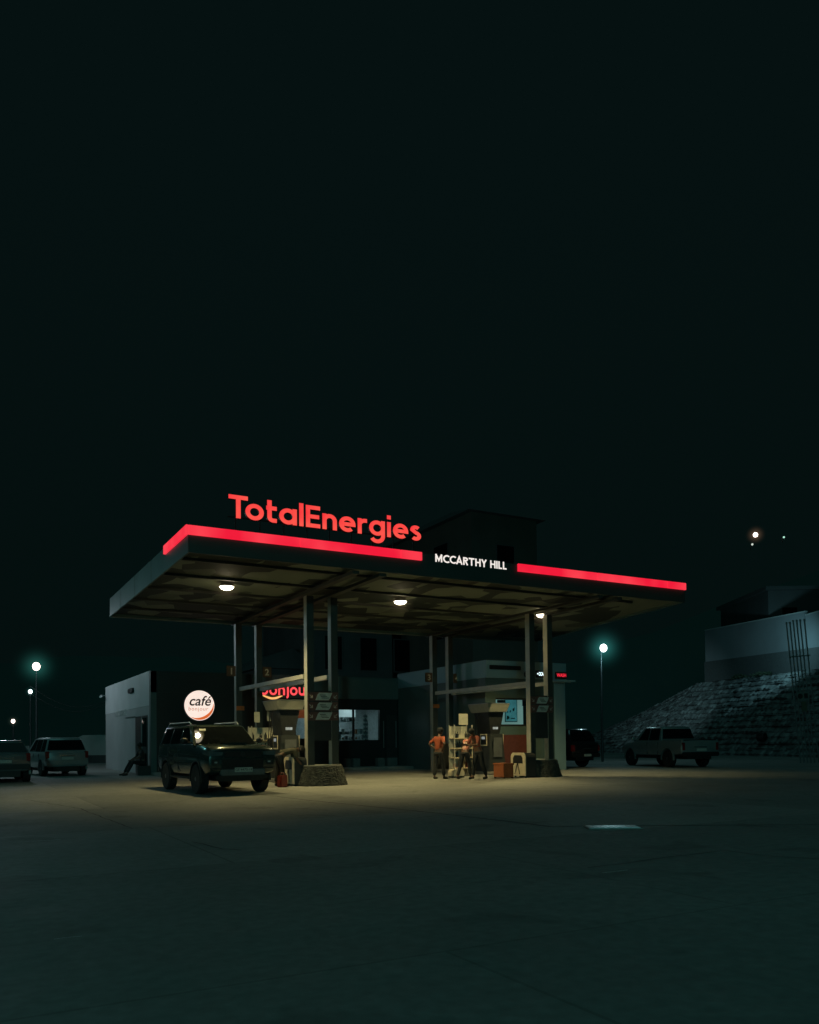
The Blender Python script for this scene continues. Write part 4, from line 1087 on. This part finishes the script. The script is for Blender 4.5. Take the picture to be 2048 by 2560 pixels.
    xf=st[-1][0]; xr=st[0][0]; zh=st[-1][2]
    # front details
    if front=='suv':
        for s in (-1,1):
            MB().add([(xf-.36,s*.952,1.17),(xf-.36,s*.952,1.06),(xf+.0,s*.90,1.00),(xf+.03,s*.56,1.02),(xf+.03,s*.54,1.10),(xf+.0,s*.89,1.135)],[(0,1,2,5),(5,2,3,4)]).build('headlight',mat('dark_headlight',(.11,.12,.125),.12,spec=.9),root)
            f_=MB().box(xf-.10,xf+.012,s*.72-.055,s*.72+.055,.80,.88).build('fog_lamp',LAMPG,root,.02)
            MB().box(xf-.2,xf+.002,s*.74-.12,s*.74+.12,.74,.94).build('fog_surround',BLACK,root,.03)
        gr=MB(); gr.box(xf-.1,xf+.014,-.51,.51,.97,1.11); gr.box(xf-.1,xf+.010,-.56,.56,.70,.92)
        for k in range(4): gr.box(xf+.011,xf+.022,-.52,.52,.73+k*.048,.745+k*.048)
        gr.build('grille',BLACK,root,.004)
        MB().lathe([(.065,xf+.015),(.065,xf+.026),(.05,xf+.028)],20,'x',(0,0,1.04)).build('emblem',DARKMET,root)
        MB().box(xf-.12,xf+.05,-.60,.60,.50,.655).build('skid_plate',mat('skid_silver',(.15,.16,.165),.5,metal=.3),root,.025)
        MB().box(xf-.3,xf-.02,-.70,.70,.40,.498).build('lower_valance',BLACK,root,.02)
        MB().box(xf-.1,xf+.03,-.84,.84,.662,.694).build('bumper',BLACK,root,.01)
        pl_=MB().box(xf+.055,xf+.065,-.24,.24,.585,.70).build('licence_plate',PLATE,root,.004)
        text_obj('plate_characters','GE 4470-18',.095,BLACK,pl_,(xf+.0665,0,.612),rot=(R(90),0,R(90)),depth=.001)
    else:
        for s in (-1,1):
            MB().add([(xf-.25,s*.90*hw/.95,zh-.10),(xf-.25,s*.89*hw/.95,zh-.22),(xf+.0,s*.70,zh-.24),(xf+.01,s*.45,zh-.16),(xf-.0,s*.68,zh-.08)],[(0,1,2,4),(4,2,3)]).build('headlight',LAMPG,root)
        MB().box(xf-.1,xf+.008,-.42,.42,zh-.30,zh-.12).build('grille',BLACK,root,.01)
    # rear details
    for s in (-1,1):
        z0_,z1_=dz_tail
        MB().box(xr-.012,xr+.16,min(s*(hw-.20),s*(hw-.045)),max(s*(hw-.20),s*(hw-.045)),z0_,z1_).build('tail_light',TAILR,root,.02)
    MB().box(xr-.07,xr+.12,-hw+.06,hw-.06,.48,.66).build('rear_bumper',BLACK if rear!='body' else pm,root,.03)
    pl_=MB().box(xr-.084,xr-.076,-.24,.24,.70 if rear!='low' else .52,.81 if rear!='low' else .63).build('rear_plate',PLATE,root,.003)
    MB().box(xr-.018,xr-.002,-.30,.30,.86,.89).build('tailgate_trim',CHROME,root)
    # mirrors
    for s in (-1,1):
        MB().tube([(a0-.30,s*wb*.98,zb+.06),(a0-.28,s*(wb+.09),zb+.07)],.02,6).ball((a0-.28,s*(wb+.18),zb+.11),.1,8,(.55,1.05,.85)).build('side_mirror',pm if front!='suv' else BLACK,root,smooth=True)
    for s in (-1,1):
        for (xb0,xb1,xt0,xt1) in panes[:2]:
            MB().box(xb1+.1,xb1+.26,min(s*(hw*.99),s*(hw+.02)),max(s*(hw*.99),s*(hw+.02)),zb-.16,zb-.13).build('door_handle',pm,root,.004)
    # door seams and side step
    sm=MB()
    for s in (-1,1):
        for (xb0,xb1,xt0,xt1) in panes[:2]:
            sm.box(xb1-.012,xb1-.002,min(s*hw*.98,s*(hw+.003)),max(s*hw*.98,s*(hw+.003)),.55,zb-.05)
    sm.build('door_seam',BLACK,root)
    if front in('suv','pick'):
        for s in (-1,1):
            MB().box(ax[1]+rw+.15,ax[0]-rw-.15,min(s*(hw-.12),s*(hw+.03)),max(s*(hw-.12),s*(hw+.03)),.38,.44).build('side_step',BLACK,root,.02)
    if rails:
        for s in (-1,1):
            y=s*wt*.93
            MB().tube([(a2+.12,y,zt+.02),(a2+.25,y,zt+.085),(a1-.35,y,zt+.085),(a1-.2,y,zt+.02)],.018,8).build('roof_rail',METAL,root,smooth=True)
    if scoop:
        MB().prism([(xf-.95,-.32),(xf-.35,-.26),(xf-.35,.26),(xf-.95,.32)],1.26,1.335,'xy').build('bonnet_scoop',pm,root,.03)
    if bed:
        b0,b1=bed
        MB().box(b0+.06,b1-.02,-wb*.88,wb*.88,zb-.02,zb+.045).build('bed_liner',BLACK,root)
        for s in (-1,1): MB().box(b0,b1,s*wb*.95-.04,s*wb*.95+.04,zb+.0,zb+.06).build('bed_rail',pm,root,.015)
        MB().box(b0-.0,b0+.06,-wb*.9,wb*.9,zb,zb+.062).build('tailgate_top',BLACK,root,.01)
    root.location=pos; root.rotation_euler=(0,0,rz)
    return root
st_suv=[(-2.40,.62,1.06,.80,.76),(-2.34,.50,1.14,.90,.86),(-1.85,.46,1.17,.945,.88),(-.6,.45,1.17,.95,.88),(.6,.45,1.17,.95,.88),(1.05,.45,1.165,.95,.86),(1.75,.46,1.13,.94,.83),(2.15,.48,1.07,.93,.80),(2.28,.52,1.0,.88,.74),(2.33,.60,.94,.80,.68)]
st_off=[(-2.40,.70,1.16,.82,.78),(-2.34,.54,1.27,.91,.88),(-1.85,.48,1.31,.95,.90),(-.6,.47,1.31,.95,.90),(.6,.47,1.30,.95,.90),(1.0,.47,1.29,.95,.90),(1.6,.48,1.27,.945,.89),(2.02,.50,1.245,.94,.87),(2.24,.54,1.20,.925,.84),(2.32,.60,1.15,.90,.80),(2.34,.66,1.10,.87,.77)]
SP = paint('dark_green_paint',(.026,.044,.040),.24,.9)
car('suv','dark off-road SUV with roof rails facing the camera beside the round café sign','car',(6.43,22.98,0),R(-87),SP,st_off,(1.395,-1.395),(1.10,.40,-2.10,-2.30,1.29,1.83,.885,.73),
    rw=.395,hw=.95,rails=True,scoop=True,panes=((.72,-.18,.26,-.20),(-.25,-1.15,-.27,-1.13),(-1.22,-2.05,-1.2,-1.93)))
# windscreen sticker on the SUV
sv=bpy.data.objects['suv']
MB().box(-.004,.004,-.09,.09,-.04,.04).build('windscreen_sticker',PALE,sv,0,loc=(.60,-.50,1.70),rot=(0,R(-50),0))
# estate / minivan at left
st_van=[(-2.12,.60,.98,.76,.74),(-2.06,.42,1.02,.86,.82),(-1.6,.34,1.03,.90,.84),(-.3,.32,1.0,.905,.84),(.9,.32,.98,.90,.82),(1.6,.34,.90,.88,.76),(2.1,.38,.78,.82,.66),(2.25,.46,.70,.70,.56)]
VP_=paint('silver_paint',(.28,.30,.31),.36,.5)
c=gp(158,34.6)
car('minivan','silver family van parked with its tail to the camera, lit from its left side','car',(c.x-.15,c.y+1.9,0),R(98),VP_,st_van,(1.32,-1.38),(1.35,.45,-1.75,-2.0,1.0,1.62,.84,.66),
    rw=.33,hw=.90,front='car',rear='body',panes=((.85,-.1,.3,-.12),(-.17,-1.05,-.18,-1.02),(-1.12,-1.85,-1.1,-1.68)))
c=gp(8,29.0)
car('parked_car','grey hatchback cut off by the left edge of the picture, tail to the camera','car',(c.x-.05,c.y+2.0,0),R(92),paint('grey_paint',(.16,.17,.18),.3,.6),st_van,(1.32,-1.38),(1.35,.45,-1.6,-2.0,1.0,1.50,.84,.66),
    rw=.34,hw=.90,front='car',panes=((.85,-.1,.3,-.12),(-.17,-1.05,-.18,-1.02),(-1.12,-1.85,-1.1,-1.5)))
# black car at right
c=gp(1466,37.8)
car('black_car','black SUV parked behind the right front column, tail to the camera','car',(c.x-.29,c.y+2.38,0),R(97),paint('black_paint',(.012,.013,.014),.25,.8),st_suv,(1.35,-1.35),(1.02,.34,-1.95,-2.3,1.14,1.78,.865,.68),
    rw=.38,hw=.95,front='car',panes=((.72,-.18,.26,-.20),(-.25,-1.15,-.27,-1.13),(-1.22,-2.0,-1.2,-1.80)),rear='low')
# pickup
st_pk=[(-2.62,.62,1.10,.88,.86),(-2.58,.55,1.14,.92,.89),(-1.8,.50,1.15,.93,.89),(-.7,.48,1.15,.935,.88),(.7,.48,1.14,.935,.87),(1.15,.48,1.13,.93,.84),(1.9,.50,1.08,.91,.80),(2.35,.54,.98,.86,.72),(2.48,.62,.90,.76,.62)]
rwl=gp(1672,37.3)
hang=R(76)
hd=Vector((math.cos(hang),math.sin(hang),0)); lf=Vector((-hd.y,hd.x,0))
ctr=rwl+hd*1.55-lf*.82
car('pickup_truck','silver double-cab pickup parked before the stone embankment','pickup truck',(ctr.x,ctr.y,0),hang,paint('silver_truck_paint',(.24,.255,.26),.36,.4),st_pk,(1.55,-1.55),(1.25,.55,-.85,-1.05,1.13,1.76,.86,.70),
    rw=.38,hw=.93,front='pick',bed=(-2.6,-1.08),panes=((.88,.05,.42,.03),(-.02,-.82,-.03,-.78)),dz_tail=(.72,1.08))

bpy.data.objects['pickup_truck'].scale=(1.05,1.05,1.05)

# ------------------------------------------------------------------ people
SKIN = mat('skin', (.13,.065,.04), .5); HAIR = mat('hair', (.01,.009,.009), .7)
def skin_obj(name, nodes, edges, m, parent, root_i=0, sub=2):
    me=bpy.data.meshes.new(name); me.from_pydata([n[0] for n in nodes],edges,[]); me.update()
    o=bpy.data.objects.new(name,me); COL.objects.link(o)
    md=o.modifiers.new('skin','SKIN'); md.use_smooth_shade=True
    for i,n in enumerate(nodes):
        r_=n[1]; me.skin_vertices[0].data[i].radius=(r_,r_) if not isinstance(r_,tuple) else r_
        me.skin_vertices[0].data[i].use_root=(i==root_i)
    s_=o.modifiers.new('sub','SUBSURF'); s_.levels=sub; s_.render_levels=sub
    bpy.context.view_layer.update(); dg=bpy.context.evaluated_depsgraph_get(); dg.update()
    me2=bpy.data.meshes.new_from_object(o.evaluated_get(dg)); o.modifiers.clear(); o.data=me2
    me2.materials.clear(); me2.materials.append(m); o.parent=parent
    return o
def person(label, pos, rz, J, shirt, trouser, sc=1.0, hair='short', shoes=BLACK, extra=None, cat='person'):
    r=empty('person',pos,rz,label,cat); r.scale=(sc,sc,sc)
    V=lambda k: Vector(J[k])
    nodes=[];idx={}
    def add(k,p,rad): idx[k]=len(nodes); nodes.append((tuple(p),rad)); return idx[k]
    E=[]
    add('pel',V('pel'),(.125,.10)); add('spi',V('spi'),(.115,.095)); add('che',V('che'),(.135,.10)); add('nek',V('nek'),.052)
    hd_=V('head'); up=(hd_-V('nek')).normalized(); fw=Vector(J.get('face',(1,0,0))).normalized()
    add('jaw',hd_-up*.05+fw*.02,(.062,.07)); add('skull',hd_+up*.04,(.078,.088)); add('crown',hd_+up*.10,(.055,.06)); add('nose',hd_-up*.005+fw*.098,(.013,.013))
    E+=[(idx['pel'],idx['spi']),(idx['spi'],idx['che']),(idx['che'],idx['nek']),(idx['nek'],idx['jaw']),(idx['jaw'],idx['skull']),(idx['skull'],idx['crown']),(idx['skull'],idx['nose'])]
    for s in 'LR':
        add('sh'+s,V('sh'+s),.058); add('el'+s,V('el'+s),.042); add('wr'+s,V('wr'+s),.028); add('hip'+s,V('hip'+s),.088); add('kn'+s,V('kn'+s),.058); add('an'+s,V('an'+s),.038)
        toe=V('toe'+s); add('toe'+s,toe,.035)
        E+=[(idx['che'],idx['sh'+s]),(idx['sh'+s],idx['el'+s]),(idx['el'+s],idx['wr'+s]),(idx['pel'],idx['hip'+s]),(idx['hip'+s],idx['kn'+s]),(idx['kn'+s],idx['an'+s]),(idx['an'+s],idx['toe'+s])]
        d=(V('wr'+s)-V('el'+s)).normalized(); a=d.orthogonal().normalized(); b=d.cross(a)
        palm=V('wr'+s)+d*.06; add('pa'+s,palm,(.034,.022)); E.append((idx['wr'+s],idx['pa'+s]))
        for k,(off,ln) in enumerate(((-.030,.070),(-.010,.080),(.010,.076),(.028,.060))):
            p1=palm+d*.035+a*off; p2=p1+d*ln*.5+b*.012; p3=p2+d*ln*.4+b*.03
            i1=add('f%s%d'%(s,k),p1,.009); i2=add('g%s%d'%(s,k),p2,.008); i3=add('h%s%d'%(s,k),p3,.007); E+=[(idx['pa'+s],i1),(i1,i2),(i2,i3)]
        t1=palm-d*.02+a*-.045; t2=t1+d*.04+b*.012; i1=add('t'+s,t1,.011); i2=add('u'+s,t2,.009); E+=[(idx['pa'+s],i1),(i1,i2)]
    skin_obj('body',nodes,E,SKIN,r)
    # clothing
    nd=[(tuple(V('pel')),(.142,.118)),(tuple(V('spi')),(.138,.115)),(tuple(V('che')),(.158,.122)),(tuple(V('che').lerp(V('nek'),.7)),.07)]; ed=[(0,1),(1,2),(2,3)]
    for s in 'LR':
        i=len(nd); nd+=[(tuple(V('sh'+s)),.076),(tuple(V('sh'+s).lerp(V('el'+s),.5)),.066),(tuple(V('sh'+s).lerp(V('el'+s),.9)),.06)]; ed+=[(2,i),(i,i+1),(i+1,i+2)]
    skin_obj('shirt',nd,ed,shirt,r)
    nd=[(tuple(V('pel')+Vector((0,0,.02))),(.136,.115))]; ed=[]
    for s in 'LR':
        i=len(nd); nd+=[(tuple(V('hip'+s)),.104),(tuple(V('hip'+s).lerp(V('kn'+s),.5)),.092),(tuple(V('kn'+s)),.074),(tuple(V('kn'+s).lerp(V('an'+s),.93)),.062)]; ed+=[(0,i),(i,i+1),(i+1,i+2),(i+2,i+3)]
    skin_obj('trousers',nd,ed,trouser,r)
    for s in 'LR':
        a_=V('an'+s); t_=V('toe'+s); d=(t_-a_); d.z=0; d.normalize()
        skin_obj('shoe',[(tuple(a_-d*.04+Vector((0,0,-.03))),.045),(tuple(a_+d*.08+Vector((0,0,-.04))),.045),(tuple(t_+d*.03),.036)],[(0,1),(1,2)],shoes,r)
    hc_=hd_+up*.062-fw*.016
    hb2=MB().ball((0,0,0),.112,10,(.98,.86,1.0)); 
    o=hb2.build('hair',HAIR,r,smooth=True); o.location=hc_
    if hair=='cap':
        o2=MB().lathe([(.118,.0),(.112,.05),(.07,.09),(.01,.10)],20).box(.08,.20,-.06,.06,-.004,.01).build('cap',BLACK,r,smooth=True); o2.location=hc_+up*.03; o2.rotation_euler=(0,0,math.atan2(fw.y,fw.x))
    for s in (-1,1):
        sd=up.cross(fw).normalized()*s
        MB().ball((0,0,0),.013,6).build('eye',PALE,r,smooth=True,loc=hd_+up*.02+fw*.083+sd*.032)
        MB().ball((0,0,0),.026,6,(.7,.4,1.2)).build('ear',SKIN,r,smooth=True,loc=hd_+sd*.085)
    return r
ORSH=mat('orange_shirt',(.38,.075,.028),.75,var=.35,scale=9,bump=.4,bscale=18); DKT=mat('dark_trousers',(.014,.016,.018),.85,bump=.3,bscale=20)
RUST=mat('rust_shirt',(.27,.06,.035),.75,var=.4,scale=9,bump=.4,bscale=18); WHSH=mat('white_red_shirt',(.62,.45,.38),.7,col2=(.55,.12,.08),scale=7)
OLIVE=mat('olive_shirt',(.09,.08,.05),.8,var=.4,scale=8,bump=.4,bscale=18)
def stand(lean=0,bend=0,arm='hips',legs=(.10,.12),yaw_head=0):
    """bend = torso pitch (deg) about the hips; x forward"""
    b=R(bend); 
    def t(h,y=0,dx=0): return (math.sin(b)*h+dx*math.cos(b)+0, y, .95+math.cos(b)*h-dx*math.sin(b))
    J=dict(pel=(0,0,.95),spi=t(.18),che=t(.38),nek=t(.55,0,.01),head=t(.655,0,.045))
    J['face']=(math.cos(b*.8),yaw_head,-math.sin(b*.8))
    for s,y in (('L',1),('R',-1)):
        J['sh'+s]=t(.46,y*.17); J['hip'+s]=(0,y*.09,.88); k=legs[0 if s=='L' else 1]
        J['kn'+s]=(.03+k*.5,y*.11,.49); J['an'+s]=(k-.02,y*.12,.085); J['toe'+s]=(k+.13,y*.14,.035)
        sh=Vector(J['sh'+s])
        if arm=='hips': J['el'+s]=tuple(sh+Vector((-.12,y*.20,-.20))); J['wr'+s]=(.06,y*.17,1.02)
        elif arm=='down': J['el'+s]=tuple(sh+Vector((.06,y*.04,-.28))); J['wr'+s]=tuple(sh+Vector((.22,-y*.02,-.46)))
        elif arm=='front': J['el'+s]=tuple(sh+Vector((.10,y*.07,-.25))); J['wr'+s]=tuple(sh+Vector((.33,-y*.05,-.24)))
        elif arm=='hang': J['el'+s]=tuple(sh+Vector((.0,y*.05,-.29))); J['wr'+s]=tuple(sh+Vector((.04,y*.04,-.55)))
    return J
p=gp(1096,28.3); person('man in an orange shirt with hands on his hips, standing alone before the rear column',(p.x,p.y,0),R(15),stand(bend=4,arm='hips',legs=(-.08,.16)),ORSH,DKT,1.0,'cap')
p=gp(1196,28.0); person('person in a rust orange shirt leaning forward by the fuel pump',(p.x,p.y,0),R(190),stand(bend=22,arm='front',legs=(-.22,.16)),RUST,DKT,1.03)
p=gp(1168,27.9); person('person in a white and red shirt bending beside the one in rust orange',(p.x+.18,p.y+.45,0),R(20),stand(bend=34,arm='down',legs=(-.25,.2)),WHSH,DKT,.98)
p=on_z(698,1966); person('person bent double over the dark bin behind the off-roader',(p.x,p.y,0),R(-5),stand(bend=74,arm='down',legs=(-.05,.1)),OLIVE,DKT,1.02)
# seated person by the side block
JS=dict(pel=(0,0,.50),spi=(.03,0,.68),che=(.07,0,.88),nek=(.10,0,1.05),head=(.13,0,1.16),face=(1,0,-.1))
for s,y in (('L',1),('R',-1)):
    JS['sh'+s]=(.08,y*.17,.96); JS['el'+s]=(.22,y*.22,.74); JS['wr'+s]=(.42,y*.12,.64); JS['hip'+s]=(.04,y*.10,.48); JS['kn'+s]=(.46,y*.15,.56); JS['an'+s]=(.72,y*.16,.09); JS['toe'+s]=(.88,y*.17,.035)
p=on_z(358,1938); person('person in dark clothes sitting on a crate by the side block corner',(p.x,p.y,0),R(190),JS,mat('dark_shirt',(.02,.024,.026),.8),DKT,1.05)
o=MB().box(-.3,.2,-.25,.25,0,.40).build('crate',DARKPAN,None,.01); o.location=(p.x+.05,p.y,0); tag(o,'dark low crate under the seated person','crate')

# ------------------------------------------------------------------ lights
fill_sun = light('SUN','overhead_fill',(0,-10,30),.085,(.26,.92,.88),R(30),aim=(1,-6,0))  # overhead teal fill added to lift the dark foreground
# unseen lamps added to brighten the left side and lift the shadows
light('POINT','left_fill_light',(-5.5,41,7.5),330,(.30,.92,.90),.3)  # added off frame to light the left fascia teal
light('POINT','block_fill_light',(2.2,46.0,7.2),430,(.75,.92,1.0),.3)  # added to brighten the side block; no lamp stands here
light('POINT','road_fill_light',(-14,-26,10),7500,(.22,.92,.86),.6)  # added behind the camera as even teal fill for shaded fronts
light('POINT','lamp_pool',tuple(pR+Vector((-.2,-.6,-.6))),110,(.5,.92,1.0),.2)
light('SPOT','lamp_flood',tuple(pR+Vector((.3,-.5,-.3))),8000,(.55,.92,1.0),.10,aim=ep(U_at(1668,4.8,4.4),4.8,4.5),spot=R(28),blend=1.0)
light('SPOT','wall_light',ep(U_at(1950,bk-4.0,7.4),bk-4.0,8.2),620,(.40,.86,1.0),.3,aim=ep(U_at(1950,bk,7.4),bk,7.5),spot=R(120),blend=1.0)
scene.cycles.max_bounces = 6; scene.cycles.diffuse_bounces = 3; scene.cycles.glossy_bounces = 3
scene.cycles.use_denoising = True
scene.cycles.volume_step_rate = 2.0; scene.cycles.volume_max_steps = 64
scene.cycles.sample_clamp_indirect = 3
bpy.context.view_layer.update()
